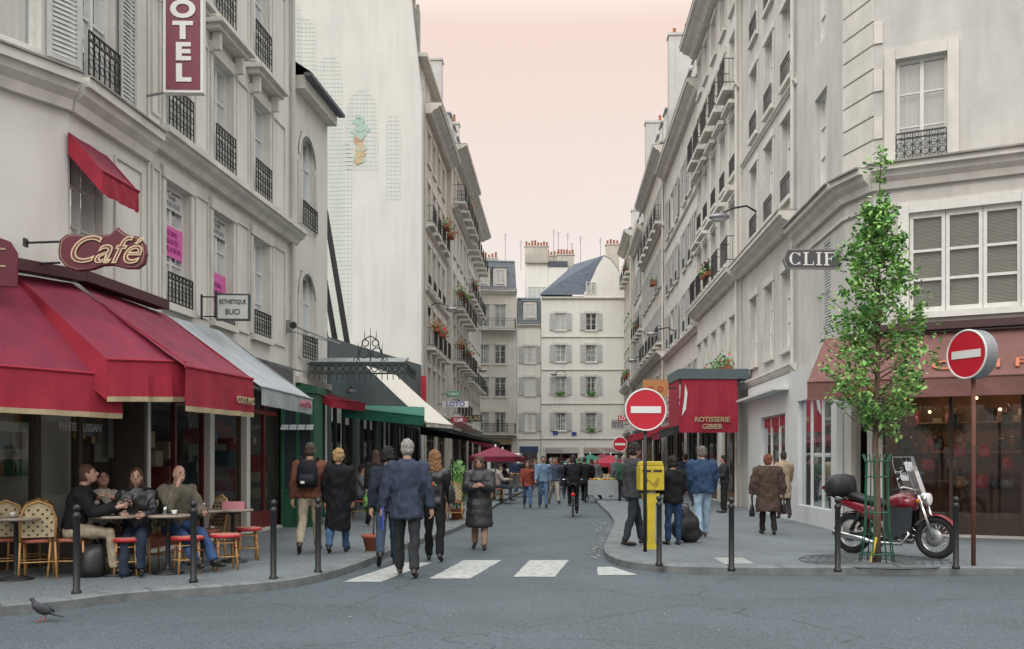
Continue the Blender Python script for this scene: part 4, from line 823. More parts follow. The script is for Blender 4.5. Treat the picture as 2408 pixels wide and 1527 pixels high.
for f in (FA, FB):
    n = 4 if f is FA else 2
    for i in range(n+1): fbox(m, f, f.L*i/n-.05, f.L*i/n+.05, .1, 3.5, -.06, .06, 0)
    fbox(m, f, 0, f.L, .1, .55, -.04, .04, 0); fbox(m, f, 0, f.L, 2.7, 2.8, -.04, .04, 0)
    m.q(f.p(0, .55), f.p(f.L, .55), f.p(f.L, 3.5), f.p(0, 3.5), m=1); fbox(m, f, -1, f.L+.3, .1, 3.5, -3.1, -3.0, 2)
    for i in range(26):
        u = random.uniform(.1, f.L-.2); z = random.choice((1.3, 1.7, 2.1)); fbox(m, f, u, u+.08, z, z+.25, -1.2, -1.1, random.choice((3, 4)))
    for i in range(6): u = random.uniform(.2, f.L-.3); fbox(m, f, u, u+random.uniform(.2, .35), 1.5+random.random()*.6, 2.4, .01, .018, random.choice((3, 5, 5)))
m.box(-6.7, -5.585, 15.12, 15.2, .1, 3.54, 0)
m.ob('storefront', [mat('dark_brown_wood', (.05, .035, .025), .5, .2, 10, .1, 40), sglass, mat('cafe_back', (.035, .022, .016), .9), paint((.3, .2, .08)), paint((.05, .15, .08)), paint((.12, .13, .12))], e, world=True)
text('WHITE RUSSIAN', .17, FB.T(.95, 2.0, .03), signwht, e, shear=.2, sx=.8); text('THE NEW', .13, FB.T(.7, 2.35, .03), paint((.6, .1, .15)), e)
for i in range(5): m = M(); p = FA.p(1.2+i*.8, 2.55, -.9); m.ell(p, .05, 0, 8, 6); m.ob('lamp_bulb', mat('warm_bulb', (1, .55, .25), emit=6), e, world=True)
awning(e, Fa.p(-.3, 3.72, .12), Fa.p(3.2, 3.80, .12), (-7.2, 9.6, 2.62), (-4.72, 12.05, 2.55), .52, tex_red, tex_redv, tex_trim, sag=.06, cheek=(0, 0), nu=26)
awning(e, Fa.p(3.25, 3.82, .14), Fa.p(4.05, 3.82, .14), (-4.78, 11.75, 2.72), (-4.08, 12.45, 2.76), .5, tex_red, tex_redv, tex_trim, sag=.05, cheek=(1, 1), nu=10)
aw = awning(e, Fb.p(.0, 3.86, .12), Fb.p(2.6, 3.82, .12), (-4.0, 12.2, 2.68), (-3.72, 14.3, 2.70), .55, tex_red, tex_redv, tex_trim, sag=.05, cheek=(0, 1), nu=16)
text('COCKTAILS', .14, frame((-3.715, 13.9, 2.36), (.13, 1, 0), (1, -.13, 0)), tex_trim, e, sx=.8, ext=.01)
for f in (Fa, Fb): m = M(); fbox(m, f, -.1, f.L+.05, 3.84, 3.98, .13, .34); m.ob('awning_housing', paint((.06, .015, .02)), e, world=True)
e = thing('cafe_sign', 'crimson café blade sign with cream script lettering', 'sign', (-5.05, 12.3, 4.1), .08); m = M()
out = [(-.52, 0), (-.5, .13), (-.42, .2), (-.28, .2), (-.15, .17), (.0, .2), (.1, .21), (.19, .30), (.27, .23), (.34, .2), (.44, .19), (.51, .1), (.53, -.02), (.5, -.14), (.42, -.2), (.28, -.2), (.12, -.16), (0, -.17), (-.13, -.22), (-.3, -.24), (-.43, -.2), (-.51, -.1)]
m.prism(out, -.05, .05, 0); m.prism([(x*.96, z*.93) for x, z in out], -.054, .054, 1); m.prism([(x*.945, z*.905) for x, z in out], -.058, .058, 0); m.ob('board', [paint((.10, .006, .018)), paint((.42, .34, .22))], e)
text('Café', .47, frame((0, -.065, 0), (1, 0, 0), (0, -1, 0)), mat('cream_neon_script', (.60, .50, .32), .5), e, world=False, shear=.45, ext=.012, bold=.006)
text('Café', .47, frame((0, -.073, 0), (1, 0, 0), (0, -1, 0)), paint((.16, .03, .03)), e, world=False, shear=.45, ext=.008, bold=-.011, name='lettering_core')
m = M()
for z in (.12, -.14): m.tube([(-.52, 0, z), (-.95, .1, z)], .015, 0, 6); m.box(-.98, -.95, .05, .15, z-.05, z+.05)
m.ob('bracket', iron, e)
e = thing('wall_sign', 'partly visible crimson café sign board at wall', 'sign', ((15-1204)/F*11.6, 11.6, 3.85), .3); m = M(); m.prism([(-.4, -.3), (.12, -.3), (.12, .1), (.05, .22), (-.1, .27), (-.4, .27)], -.03, .03); m.ob('board', paint((.10, .006, .018)), e)
for z in (.12, -.08): m = M(); m.box(-.3, .0, -.04, -.032, z, z+.02); m.ob('gold_line', tex_trim, e)
hc_, fh = building('cream hotel building with tall windows and iron balconies', (-5.57, 15.23), (-4.9, 22.3), 1, 15, [(4.05, 6.0), (6.8, 8.75), (9.55, 11.5), (12.2, 13.8)], [1.05, 2.96, 4.97], .95, cream2, balc={0: (.5, .04, True), 1: (.75, .06, True), 2: (.75, .06, True)}, depth=7, shops=[(.1, 2.4), (2.6, 4.2), (4.4, 6.7)], gtop=3.0, bands=[(6.35, .32, .34), (12.0, .2, .2)], name='hotel_building', fcol=(.10, .10, .10))
for c in (1.05, 2.96, 4.97):
    m = M(); fbox(m, fh, c-.75, c+.75, 9.11, 9.2, .003, .25); fbox(m, fh, c-.82, c+.82, 9.2, 9.28, .003, .34); fbox(m, fh, c-.6, c-.5, 8.8, 9.1, .062, .2); fbox(m, fh, c+.5, c+.6, 8.8, 9.1, .062, .2); m.ob('window_hood', trim, hc_, world=True)
for a0, a1 in ((.1, .4), (1.72, 2.3), (3.62, 4.3), (5.65, 6.5)):
    for z0, z1 in ((4.0, 6.1), (6.9, 8.8), (9.6, 11.6)): panel(fh, hc_, a0, a1, z0, z1)
m = M(); p = fh.p(6.85, 0, .08); m.tube([(p.x, p.y, .1), (p.x, p.y, 15)], .05, 0, 8); m.ob('drainpipe', greyw, hc_, world=True)
pk = paint((.62, .12, .38))
for u, z0, z1 in ((1.05, 4.85, 5.35), (2.96, 4.25, 4.95)):
    m = M(); fbox(m, fh, u-.40, u+.40, z0, z1, -.10, -.09); o = m.ob('pink_poster', pk, hc_, world=True)
    text('SOINS\nBEAUTE\nEPILATION', .13, fh.T(u, (z0+z1)/2, -.085), paint((.3, .02, .2)), hc_, ext=.002)
    m = M(); fbox(m, fh, u-.42, u+.42, 5.62, 5.88, -.10, -.09); m.ob('window_banner', paint((.5, .5, .5)), hc_, world=True)
    text('SOINS\nESTHETIQUES', .11, fh.T(u, 5.76, -.085), paint((.25, .25, .27)), hc_, ext=.002, sx=.85)
aw = awning(hc_, fh.p(.15, 3.82, .1), fh.p(2.6, 3.86, .1), (-3.82, 15.2, 2.66), (-3.55, 17.7, 2.63), .28, tex_grey, tex_grey, tex_grey, sag=.06, cheek=(0, 1))
text('ALLISON', .17, frame((-3.56, 17.2, 2.50), (.1, 1, 0), (1, -.1, 0)), paint((.4, .12, .16)), hc_, sx=.9)
m = M(); m.q(fh.p(2.8, 3.6, .03), fh.p(5.0, 3.55, .03), fh.p(5.0, 3.25, 1.2), fh.p(2.8, 3.2, 1.2)); m.ob('dark_canopy', tex_dk, hc_, world=True)
c = sv(434, 100, 14.7); e = thing('hotel_sign', 'vertical crimson sign with white capital letters', 'sign', (c.x, c.y, 6.94), .03); m = M(); m.box(-.29, .29, -.07, .07, 0, 1.86, 1); m.box(-.25, .25, -.078, .078, .04, 1.82, 0); m.ob('board', [mat('hotel_sign_red', (.15, .008, .028), .4, .08, 4, 0), signwht], e)
for i, ch in enumerate('LETOH'): text(ch, .345, frame((0, -.085, .27+i*.312), (1, 0, 0), (0, -1, 0)), signwht, e, world=False, bold=.016, sx=1.3)
m = M(); m.tube([(-.29, 0, .02), (-.6, .15, .02)], .02, 0, 6); m.tube([(-.29, 0, 1.8), (-.6, .15, 1.8)], .02, 0, 6); m.ob('bracket', steel, e)
c = sv(549, 724, 16.8); e = thing('beauty_salon_sign', 'square white blade sign with dark frame and lettering', 'sign', c, .04); m = M(); m.box(-.28, .28, -.05, .05, -.22, .23, 1); m.box(-.25, .25, -.056, .056, -.19, .2, 0); m.ob('board', [paint((.5, .52, .5)), paint((.04, .06, .06))], e)
text('ESTHETIQUE', .105, frame((0, -.06, .09), (1, 0, 0), (0, -1, 0)), paint((.03, .04, .04)), e, world=False, sx=.75); text('BUCI', .13, frame((0, -.06, -.08), (1, 0, 0), (0, -1, 0)), paint((.03, .04, .04)), e, world=False, sx=.85)
m = M(); m.tube([(-.28, 0, .18), (-.52, 0, .18)], .012, 0, 6); m.tube([(-.28, 0, -.15), (-.5, 0, -.15)], .012, 0, 6); m.box(-.54, -.52, -.04, .04, -.2, .22); m.ob('bracket', iron, e)
fa = Fc((-4.89, 22.35), (-4.62, 24.9), 1); e = thing('arched_window_building', 'narrow cream building with arched windows and slate eave', 'building', (-5, 23.6, 0)); m = M()
wall(m, fa, 0, 10.2, [(.4, 1.5, 3.9, 5.9), (.4, 1.5, 6.95, 9.1), (.3, 2.2, .15, 3.0)])
m.q(fa.p(0, 0), fa.p(0, 10.2), fa.p(0, 10.2, -6), fa.p(0, 0, -6)); m.q(fa.p(fa.L, 0), fa.p(fa.L, 10.2), fa.p(fa.L, 10.2, -6), fa.p(fa.L, 0, -6)); m.q(fa.p(0, 0, -6), fa.p(fa.L, 0, -6), fa.p(fa.L, 10.2, -6), fa.p(0, 10.2, -6))
for zt in (5.9, 9.1):
    for s in (0, 1):
        P = [fa.p(.4 if s == 0 else 1.5, zt, -.01)]
        for i in range(9): a = pi/2*i/8; P.append(fa.p(.95+(-1 if s == 0 else 1)*.55*sin(a), zt-.55+.55*cos(a), -.01))
        m.q(*P)
m.ob('wall', cream2, e, world=True)
for z in (3.9, 6.95):
    m = M()
    for i in range(16):
        a0 = pi*i/16; a1 = pi*(i+1)/16; zc = z+(1.45 if z < 5 else 1.6)
        m.q(*[fa.p(.95+r*cos(a), zc+r*sin(a), .03) for r, a in ((.56, a0), (.56, a1), (.7, a1), (.7, a0))])
    fbox(m, fa, .25, .39, z, z+1.45, .003, .03); fbox(m, fa, 1.51, 1.65, z, z+1.45, .003, .03); m.ob('arch_surround', trim, e, world=True)
for a_, b_z, o_ in ((9.9, 10.2, .25), (3.3, 3.45, .12)): m = M(); fbox(m, fa, 0, fa.L, a_, b_z, .003, o_); m.ob('cornice', trim, e, world=True)
for z, h in ((3.9, 2.0), (6.95, 2.15)): window(e, fa, .95, z, 1.1, h); mk('balcony_railing', railmesh(1.1, .55, .04, True), e, fa.M(.95, z, .04), world=True)
m = M(); m.q(fa.p(-.1, 10.22, .42), fa.p(fa.L+.1, 10.22, .42), fa.p(fa.L+.1, 12.0, -2.2), fa.p(-.1, 12.0, -2.2)); m.q(fa.p(-.1, 12.0, -2.2), fa.p(fa.L+.1, 12.0, -2.2), fa.p(fa.L+.1, 10.2, -6), fa.p(-.1, 10.2, -6)); fbox(m, fa, -.1, fa.L+.1, 10.14, 10.215, .26, .43); m.q(fa.p(fa.L, 10.2, .4), fa.p(fa.L, 11.95, -2.2), fa.p(fa.L, 10.2, -6)); m.ob('roof', slate, e, world=True)
dg_ = mat('green_shopfront_paint', (.018, .10, .055), .5, .15, 5, .05, 50); m = M()
for i in range(4): fbox(m, fa, .3+.62*i, .36+.62*i, .15, 3, -.1, .05, 0)
fbox(m, fa, .1, 2.4, 3.02, 3.28, .004, .14, 0); fbox(m, fa, .3, 2.2, .15, .7, -.08, .02, 0); m.q(fa.p(.3, .7, -.05), fa.p(2.2, .7, -.05), fa.p(2.2, 3, -.05), fa.p(.3, 3, -.05), m=1); fbox(m, fa, .3, 2.2, .15, 3, -1.6, -1.5, 2); m.ob('shopfront', [dg_, sglass, dark], e, world=True)
e2 = thing('green_shopfront', 'green panelled shop front with dark panes beside the pavement', 'shop front', (-4.7, 21.6, .1)); m = M(); m.box(-.3, .42, -.02, .9, 0, 2.9, 0)
for x in (-.3, .02, .34): m.box(x, x+.08, -.06, -.021, 0, 2.9, 0)
for z in (0, .75, 2.1, 2.82): m.box(-.22, .34, -.05, -.022, z, z+.08, 0)
m.box(-.22, .02, -.03, -.022, .83, 2.1, 1); m.box(.1, .34, -.03, -.022, .83, 2.1, 1); m.box(-.22, .02, -.03, -.022, 2.18, 2.8, 1); m.box(.1, .34, -.03, -.022, 2.18, 2.8, 1); m.box(-.36, .48, -.1, .95, 2.902, 3.05, 0); m.ob('shopfront', [dg_, mat('dark_pane', (.03, .04, .045), .15)], e2)
for i in range(4): m = M(); m.q((-.28+i*.18, -.08, 2.22), (-.12+i*.18, -.08, 2.22), (-.10+i*.18, -.3, 2.1), (-.26+i*.18, -.3, 2.1)); m.ob('pale_louvre', tex_grey, e2)
fl = Fc((-4.60, 24.95), (-4.37, 47.9), 1); e = thing('market_hall', 'low dark clad shop building with awnings', 'building', (-5, 36, 0)); low_b = e; m = M(); teal = mat('teal_grey_cladding', (.085, .115, .125), .6, .15, 2, .1, 20)
ops = [(.4+i*4.5, 4.2+i*4.5, .15, 3.0) for i in range(5)]
wall(m, fl, 0, 4.6, ops, mi=0); m.q(fl.p(0, 4.6), fl.p(fl.L, 4.6), fl.p(fl.L, 6.2), fl.p(0, 4.65)); m.q(fl.p(0, 4.65), fl.p(fl.L, 6.2), fl.p(fl.L, 6.2, -6), fl.p(0, 4.65, -6)); m.q(fl.p(0, 0), fl.p(0, 4.65), fl.p(0, 4.65, -6), fl.p(0, 0, -6)); m.ob('wall', teal, e, world=True)
m = M()
for o in ops:
    m.q(fl.p(o[0], .15, -.15), fl.p(o[1], .15, -.15), fl.p(o[1], 3, -.15), fl.p(o[0], 3, -.15), m=1); fbox(m, fl, o[0], o[1], .15, 3, -2.2, -2.1, 2)
    for i in range(4): u = o[0]+(o[1]-o[0])*i/3; fbox(m, fl, u-.04, u+.04, .15, 3, -.2, -.1, 0)
    for i in range(14): u = random.uniform(o[0], o[1]-.4); z = random.uniform(.4, 2.2); fbox(m, fl, u, u+.3, z, z+.25, -1, -.5, random.choice((3, 4)))
m.ob('shop_window', [paint((.03, .03, .03)), sglass, dark, paint((.3, .1, .05)), paint((.25, .22, .12))], e, world=True)
awning(e, (-3.95, 26.8, 4.12), (-3.85, 33, 4.4), (-2.3, 26.8, 2.58), (-1.95, 33, 2.74), .12, tex_crm, sag=.05, cheek=(0, 0), name='awning')
awning(e, (-4.3, 25.5, 2.98), (-2.3, 26.2, 2.96), (-4.15, 24.4, 2.84), (-2.2, 25.0, 2.66), .24, tex_grn, tex_grn, sag=.02, cheek=(1, 1), name='awning')
awning(e, fl.p(8.5, 3.2, .05), fl.p(22, 3.2, .05), (-2.2, 33.6, 2.66), (-.6, 50, 2.5), .12, tex_dk, sag=.05, cheek=(1, 1), name='awning')
awning(e, (-4.85, 22.8, 3.25), (-4.65, 24.6, 3.25), (-4.1, 22.6, 2.95), (-3.6, 24.4, 2.95), .2, tex_redv, sag=.02)
m = M(); m.box(-4.3, -4.05, 47.0, 47.1, 3.6, 5.6); m.ob('red_neon_panel', mat('red_neon', (.4, .03, .04), emit=.2), e, world=True)
e = thing('iron_canopy', 'ornate dark iron and glass entrance canopy with crest', 'canopy', (-4.2, 24, 3.8)); ir = mat('weathered_green_iron', (.03, .045, .045), .6, .3, 10, .2, 50); m = M()
for i in range(9): x = -4.75+i*.27; m.tube([(x, 24.9, 4.1), (x+.12, 22.9, 3.8)], .018, 0, 5)
for t in range(6): y = 24.9-t*.4; m.tube([(-4.75+t*.024, y, 4.1-t*.06), (-2.6+t*.024, y, 4.1-t*.06)], .018, 0, 5)
m.ob('frame', ir, e, world=True)
m = M()
for i in range(14): m.ring((-4.6+i*.16, 22.88, 3.66), .07, .012, n=10, k=4); 
m.box(-4.7, -2.4, 22.86, 22.9, 3.74, 3.79); m.box(-4.7, -2.4, 22.86, 22.9, 3.53, 3.57)
for i in range(18): m.tube([(-4.68+i*.13, 22.88, 3.55), (-4.68+i*.13, 22.88, 3.40)], .010, 0, 4)
for s in range(6): m.ring((-2.42, 23.1+s*.33, 3.68), .13, .014, axis='x', n=12, k=4)
m.ob('scroll_frieze', ir, e, world=True)
m = M(); m.X = Matrix.Translation((-3.3, 23.2, 3.8))@Matrix.Diagonal((.85, 1, .85, 1))@Matrix.Translation((3.2, -23.2, -3.85))
for s in (-1, 1):
    m.ring((-3.2+s*.18, 23.2, 4.15), .14, .018, n=14, k=5); m.ring((-3.2+s*.14, 23.2, 4.42), .09, .016, n=12, k=5); m.tube([(-3.2+s*.42, 23.2, 3.85), (-3.2+s*.3, 23.2, 4.1), (-3.2+s*.2, 23.2, 4.5), (-3.2, 23.2, 4.62)], .017, 0, 5); m.ring((-3.2+s*.38, 23.2, 3.95), .08, .015, n=12, k=5)
    m.tube([(-3.2+s*.3, 23.2, 4.1), (-3.2+s*.34, 23.2, 4.45)], [.015, .004], 0, 5); m.tube([(-3.2+s*.15, 23.2, 4.5), (-3.2+s*.17, 23.2, 4.78)], [.015, .004], 0, 5)
m.tube([(-3.2, 23.2, 3.85), (-3.2, 23.2, 4.85)], [.02, .006], 0, 5); m.ob('crest', ir, e, world=True)
m = M(); m.q((-4.75, 24.9, 4.12), (-2.6, 24.9, 4.12), (-2.48, 22.9, 3.82), (-4.63, 22.9, 3.82)); m.ob('glass_roof', mat('grimy_glass', (.16, .19, .19), .3, .3, 3, .1), e, world=True)
m = M(); c = sv(826, 920, 23.5); m.lathe([(.03, .12), (.06, .06), (.13, 0), (.1, -.04)], n=14, o=c); m.tube([c, (c.x, c.y, 3.8)], .01, 0, 5); m.ob('hanging_lamp', steel, e, True, world=True)
for (a, b, d, r) in (((757, 445), (820, 828), 30, .085), ((754, 600), (788, 800), 30.5, .085), ((752, 720), (768, 795), 31, .07)):
    p, q = sv(*a, d), sv(*b, d); e = thing('slanted_beam', 'tapered dark timber beam leaning against the gable', 'beam', q); m = M(); m.tube([p, p.lerp(q, .15), q], [.02, r, r*1.1], 0, 6); m.ob('shaft', paint((.025, .022, .025)), e, world=True)
m = M(); e = thing('awning_stay', 'thin steel stays and spotlights on the facade', 'bracket', (-4.7, 21.5, 4)); p, q = sv(680, 762, 21.8), sv(800, 810, 21.3); m.tube([p, q], .02, 0, 6); m.tube([p+V((0, 0, -.15)), q], .012, 0, 6); m.box(p.x-.06, p.x+.03, p.y-.05, p.y+.05, p.z-.2, p.z+.08); m.ob('stay', steel, e, world=True)
m = M(); m.loft([(p+V((.05, 0, -.02)), (.04, 0, 0), (0, 0, .04)), (p+V((.12, -.15, -.05)), (.08, 0, 0), (0, 0, .08))], n=10); m.ob('spotlight', iron, e, world=True)
G = Fc((-14, 48.0), (-4.36, 48.0), 1); e = thing('gable_building', 'tall pale blank gable with painted green trellis mural', 'building', (-9, 50, 0)); m = M()
m.q(G.p(0, 0), G.p(G.L, 0), G.p(G.L, 19.0), (-4.95, 48, 24.5), (-5.1, 48, 27.5), G.p(0, 27.5)); m.q((-14, 48, 27.5), (-5.1, 48, 27.5), (-5.1, 49.2, 27.5), (-14, 49.2, 27.5)); m.q((-4.36, 48, 0), (-4.36, 48, 19), (-4.36, 49.2, 19), (-4.36, 49.2, 0)); m.q((-4.36, 48, 19), (-4.95, 48, 24.5), (-4.95, 49.2, 24.5), (-4.36, 49.2, 19)); m.q((-4.95, 48, 24.5), (-5.1, 48, 27.5), (-5.1, 49.2, 27.5), (-4.95, 49.2, 24.5)); m.q((-14, 49.2, 0), (-4.36, 49.2, 0), (-4.36, 49.2, 19), (-4.95, 49.2, 24.5), (-5.1, 49.2, 27.5), (-14, 49.2, 27.5))
m.ob('wall', blankw, e, world=True)
tg = mat('faded_green_paint', (.45, .57, .49), .9, .12, 3, 0)
def trellis(pxc, hw, ytop, ybot, w_=.010):
    m = M(); c = sv(pxc, ytop, 48); x0 = (pxc-hw-1204)/F*48; x1 = (pxc+hw-1204)/F*48; zt = c.z; zb = sv(pxc, ybot, 48).z; R = (x1-x0)/2; xc = (x0+x1)/2; zc = zt-R*1.7
    n = int((x1-x0)/.17)
    for i in range(n+1):
        x = x0+(x1-x0)*i/n; t = (x-xc)/R; zz = zc+R*1.7*sqrt(max(0, 1-t*t)); m.q((x-w_, 47.994, zb), (x+w_, 47.994, zb), (x+w_, 47.994, zz), (x-w_, 47.994, zz))
    z = zb
    while z < zt-.05:
        hwid = R if z < zc else R*sqrt(max(0, 1-((z-zc)/(R*1.7))**2)); m.q((xc-hwid, 47.991, z-w_), (xc+hwid, 47.991, z-w_), (xc+hwid, 47.991, z+w_), (xc-hwid, 47.991, z+w_)); z += .2
    m.ob('painted_trellis', tg, e, world=True)
trellis(851, 38, 212, 400); trellis(775, 30, 130, 830); trellis(805, 22, 330, 790); trellis(925, 16, 270, 470); trellis(715, 30, 40, 300); trellis(690, 18, 0, 200)
m = M()
for i in range(60):
    y = random.uniform(275, 385); p = sv(846+random.gauss(0, 7), y, 48); r = random.uniform(.07, .18); k = 0 if y < 325 else random.choice((1, 1, 2, 3)); yy = 47.985-i*.0004
    m.add([(p.x+r*cos(a*pi/5), yy, p.z+r*.85*sin(a*pi/5)) for a in range(10)], [list(range(10))], k)
m.ob('painted_fruit', [paint((.34, .48, .41)), paint((.50, .38, .22)), paint((.42, .25, .19)), paint((.42, .45, .33))], e, world=True)
m = M(); p = sv(978, 95, 48.6); m.box(p.x-.35, p.x+.1, 49.3, 49.9, 20, 24.0); m.tube([(p.x-.2, 49.6, 24.0), (p.x-.2, 49.6, 24.6)], .09, 0, 8); m.tube([(p.x, 49.6, 24.0), (p.x, 49.6, 24.3)], .08, 0, 8); m.ob('chimney', trimd, e, world=True)
def LX(y): return -4.35+.047*(y-48)
lrows = [(4.3, 6.3), (7.4, 9.4), (10.5, 12.5), (13.6, 15.6), (16.6, 18.2)]
e1, f1 = building('stone apartment house with flower boxes and stepped attic', (LX(49.25), 49.25), (LX(59), 59), 1, 19.3, lrows, [1.3, 3.4, 5.5, 7.6], 1.05, cream3, shut=False, balc={1: (.9, .35, False), 3: (.8, .3, False), 2: (.5, .05, False)}, depth=8, shops=[(.5, 4.2), (5, 9)], bands=[(18.8, .5, .8), (3.8, .3, .35), (13.1, .15, .15), (10, .15, .15)], roof=None)
m = M(); fbox(m, f1, 0.05, 9.6, 19.35, 21.6, -7, -.35, 0); fbox(m, f1, -.0, 9.7, 21.6, 21.8, -7.1, .1, 1); m.q(f1.p(.1, 21.8, -.3), f1.p(9.6, 21.8, -.3), f1.p(9.6, 23.7, -1.0), f1.p(.1, 23.7, -1.0), m=2); m.q(f1.p(.1, 21.8, -.3), f1.p(.1, 23.7, -1.0), f1.p(.1, 23.9, -7), f1.p(.1, 21.8, -7), m=2); m.q(f1.p(.1, 23.7, -1), f1.p(9.6, 23.7, -1), f1.p(9.6, 23.9, -7), f1.p(.1, 23.9, -7), m=2); m.ob('attic_storey', [cream3, trim, slate], e1, world=True)
for c in (1.3, 3.4, 5.5, 7.6): window(e1, f1, c, 19.5, 1.0, 1.7, -.32)
e2, f2 = building('tall stone apartment house with curved iron balconies', (LX(59.05)+.25, 59.05), (LX(70)+.25, 70), 1, 20.4, [(4.5, 6.6), (7.7, 9.8), (10.9, 12.9), (14.0, 16.0), (17.3, 19.2)], [1.4, 3.6, 5.8, 8.0, 9.9], 1.05, cream, balc={0: (.8, .3, False), 1: (.9, .6, False), 2: (.9, .6, False), 4: (.9, .7, False)}, depth=8, shops=[(.5, 4.8), (5.6, 10.2)], bands=[(20.0, .4, .9), (3.8, .3, .3), (16.6, .2, .35)], roof=(3.1, .8), chim=[(.4, 25.4, -.6, -4), (10.4, 25, -.6, -4)])
e3, f3 = building('pale stone apartment house with slate mansard roof', (LX(70.05), 70.05), (LX(84), 84), 1, 20.6, lrows[:4]+[(17.2, 19.2)], [1.3, 3.5, 5.7, 7.9, 10.1, 12.3], 1.05, cream2, balc={1: (.9, .5, False), 3: (.9, .5, False), 4: (.9, .7, False)}, depth=8, shops=[(.5, 6), (7, 13)], bands=[(20.1, .4, .9), (3.8, .3, .3), (13, .2, .3)], roof=(2.9, .8), chim=[(13.4, 25, -.5, -4)])
for ee, ff, u, z in ((e1, f1, 1.3, 7.5), (e1, f1, 3.4, 7.5), (e1, f1, 5.5, 13.7), (e2, f2, 1.4, 7.8), (e2, f2, 3.6, 11), (e2, f2, 1.4, 11), (e2, f2, 5.8, 7.8), (e2, f2, 5.8, 17.4), (e3, f3, 3.5, 13.7), (e3, f3, 1.3, 7.5), (e1, f1, 7.6, 13.7)):
    p = ff.p(u, z+.75, .45); flowers(ee, p, 1.1, red=.25 if z > 8 else .45, n=200, r=.28)
def lamp(label, wallp, dx, z, L=1.0):
    e = thing('wall_lamp', label, 'street lamp', (wallp[0], wallp[1], z)); m = M(); m.box(-.04*dx-.03, .03, -.08, .08, -.35, .25); m.tube([(0, 0, .1), (dx*L*.3, 0, .28), (dx*L*.75, 0, .2), (dx*L, 0, .05)], .03, 0, 8); m.ob('arm', iron, e, True)
    m = M(); m.X = Matrix.Translation((dx*L, 0, -.02)); m.loft([((0, 0, .08), (.12, 0, 0), (0, .08, 0)), ((dx*.1, 0, .02), (.3, 0, 0), (0, .17, 0)), ((dx*.1, 0, -.07), (.3, 0, 0), (0, .17, 0))], n=16); h = m.ob('lamp_head', steel, e, True)
    m = M(); m.X = Matrix.Translation((dx*L+dx*.1, 0, -.10)); m.ell((0, 0, 0), (.25, .14, .1)); m.ob('lens', mat('lamp_glass', (.45, .46, .45), .2, .1), h, True)
lamp('grey street lamp on an iron wall bracket', (LX(51), 51), 1, 9.4, 1.0); lamp('grey street lamp on an iron wall bracket', (LX(72), 72), 1, 8.2, 1.0)
def sign(label, px, py, d, w, h, cm, txt=None, tc=None, ts=None, rz=0, base=None, name='shop_sign'):
    c = sv(px, py, d); e = thing(name, label, 'sign', c, rz); m = M(); m.box(-w/2, w/2, -.06, .06, -h/2, h/2); b = m.ob('board', cm, e)
    if txt: text(txt, ts or h*.8, frame((0, -.068, 0), (1, 0, 0), (0, -1, 0)), tc, e, world=False, bold=.006)
    m = M(); sd = -1 if px < 1300 else 1; m.tube([(sd*w/2, 0, 0), (sd*(w/2+.25), .03, 0)], .025, 0, 6); m.ob('bracket', iron, e)
blu = paint((.03, .06, .35))
sign('white blade sign with blue lottery lettering', 1071, 951, 52, 1.35, .32, signwht, 'LOTO', blu, .36)
sign('green and white blade sign on the facade', 1066, 927, 53, .75, .3, paint((.05, .3, .15)), 'TABAC', signwht, .2)
sign('dark oval blade sign with gold lettering', 1112, 984, 56, 1.0, .38, paint((.03, .03, .02)), 'OLAS', tex_trim, .36)
sign('pink lettered café blade sign on the facade', 1078, 988, 50, .8, .28, paint((.25, .02, .04)), 'Café', signwht, .24)
sign('red lettered shop blade sign', 1466, 984, 42, .45, .22, signred, 'LOV', signwht, .2); sign('blue square blade sign with white ring', 1590, 950, 34, .4, .34, blu, 'O', signwht, .3)
sign('orange pictorial shop sign with small figures', 1541, 913, 30, .75, .5, paint((.45, .20, .07)), 'o o', paint((.4, .06, .04)), .35); sign('grey shop blade sign with lettering', 1452, 998, 50, .6, .5, tex_grey, 'SALON\nDE THE', paint((.1, .1, .1)), .17)
# ------------------------------------------------------------------ RIGHT BUILDINGS
def RX(y): return 5.836+.046*y
Apt = (RX(20.3), 20.3); Bpt = (7.02, 19.3); Fs = Fc(Apt, (RX(24.2), 24.2), -1); Fch = Fc(Apt, Bpt, 1); Ff = Fc(Bpt, (14.0, 15.64), 1)
e = thing('corner_building', 'pale corner building with leather goods shop and brown awning', 'building', (8, 20, 0)); cb = e; m = M()
def uof(px):
    k = (px-1204)/F; return (k*Bpt[1]-Bpt[0])/(Ff.d.x-k*Ff.d.y)
ua, ub = uof(2138), uof(2402); u1, u2 = uof(2100), uof(2228)
wall(m, Ff, 0, 17, [(ua, ub, 4.35, 6.25), (u1+.05, u2, 7.22, 9.22), (u1+2.55, u2+2.6, 7.22, 9.22), (.15, 6.2, .15, 3.1)]); wall(m, Fch, 0, 17, [(.25, .8, .6, 3.1)]); wall(m, Fs, 0, 17, [(1.0, 1.6, 4.2, 6.3), (1.3, 2.3, 7.6, 9.7), (1.3, 2.3, 10.8, 12.8), (.4, 3.5, .3, 3.3)])
m.q((14, 15.64, 0), (14, 15.64, 17), (16, 24, 17), (16, 24, 0)); m.q((RX(24.2), 24.2, 0), (RX(24.2), 24.2, 17), (16, 24, 17), (16, 24, 0)); m.q((*Apt, 17), (*Bpt, 17), (14, 15.64, 17), (16, 24, 17), (RX(24.2), 24.2, 17)); m.ob('wall', greyw, e, world=True)
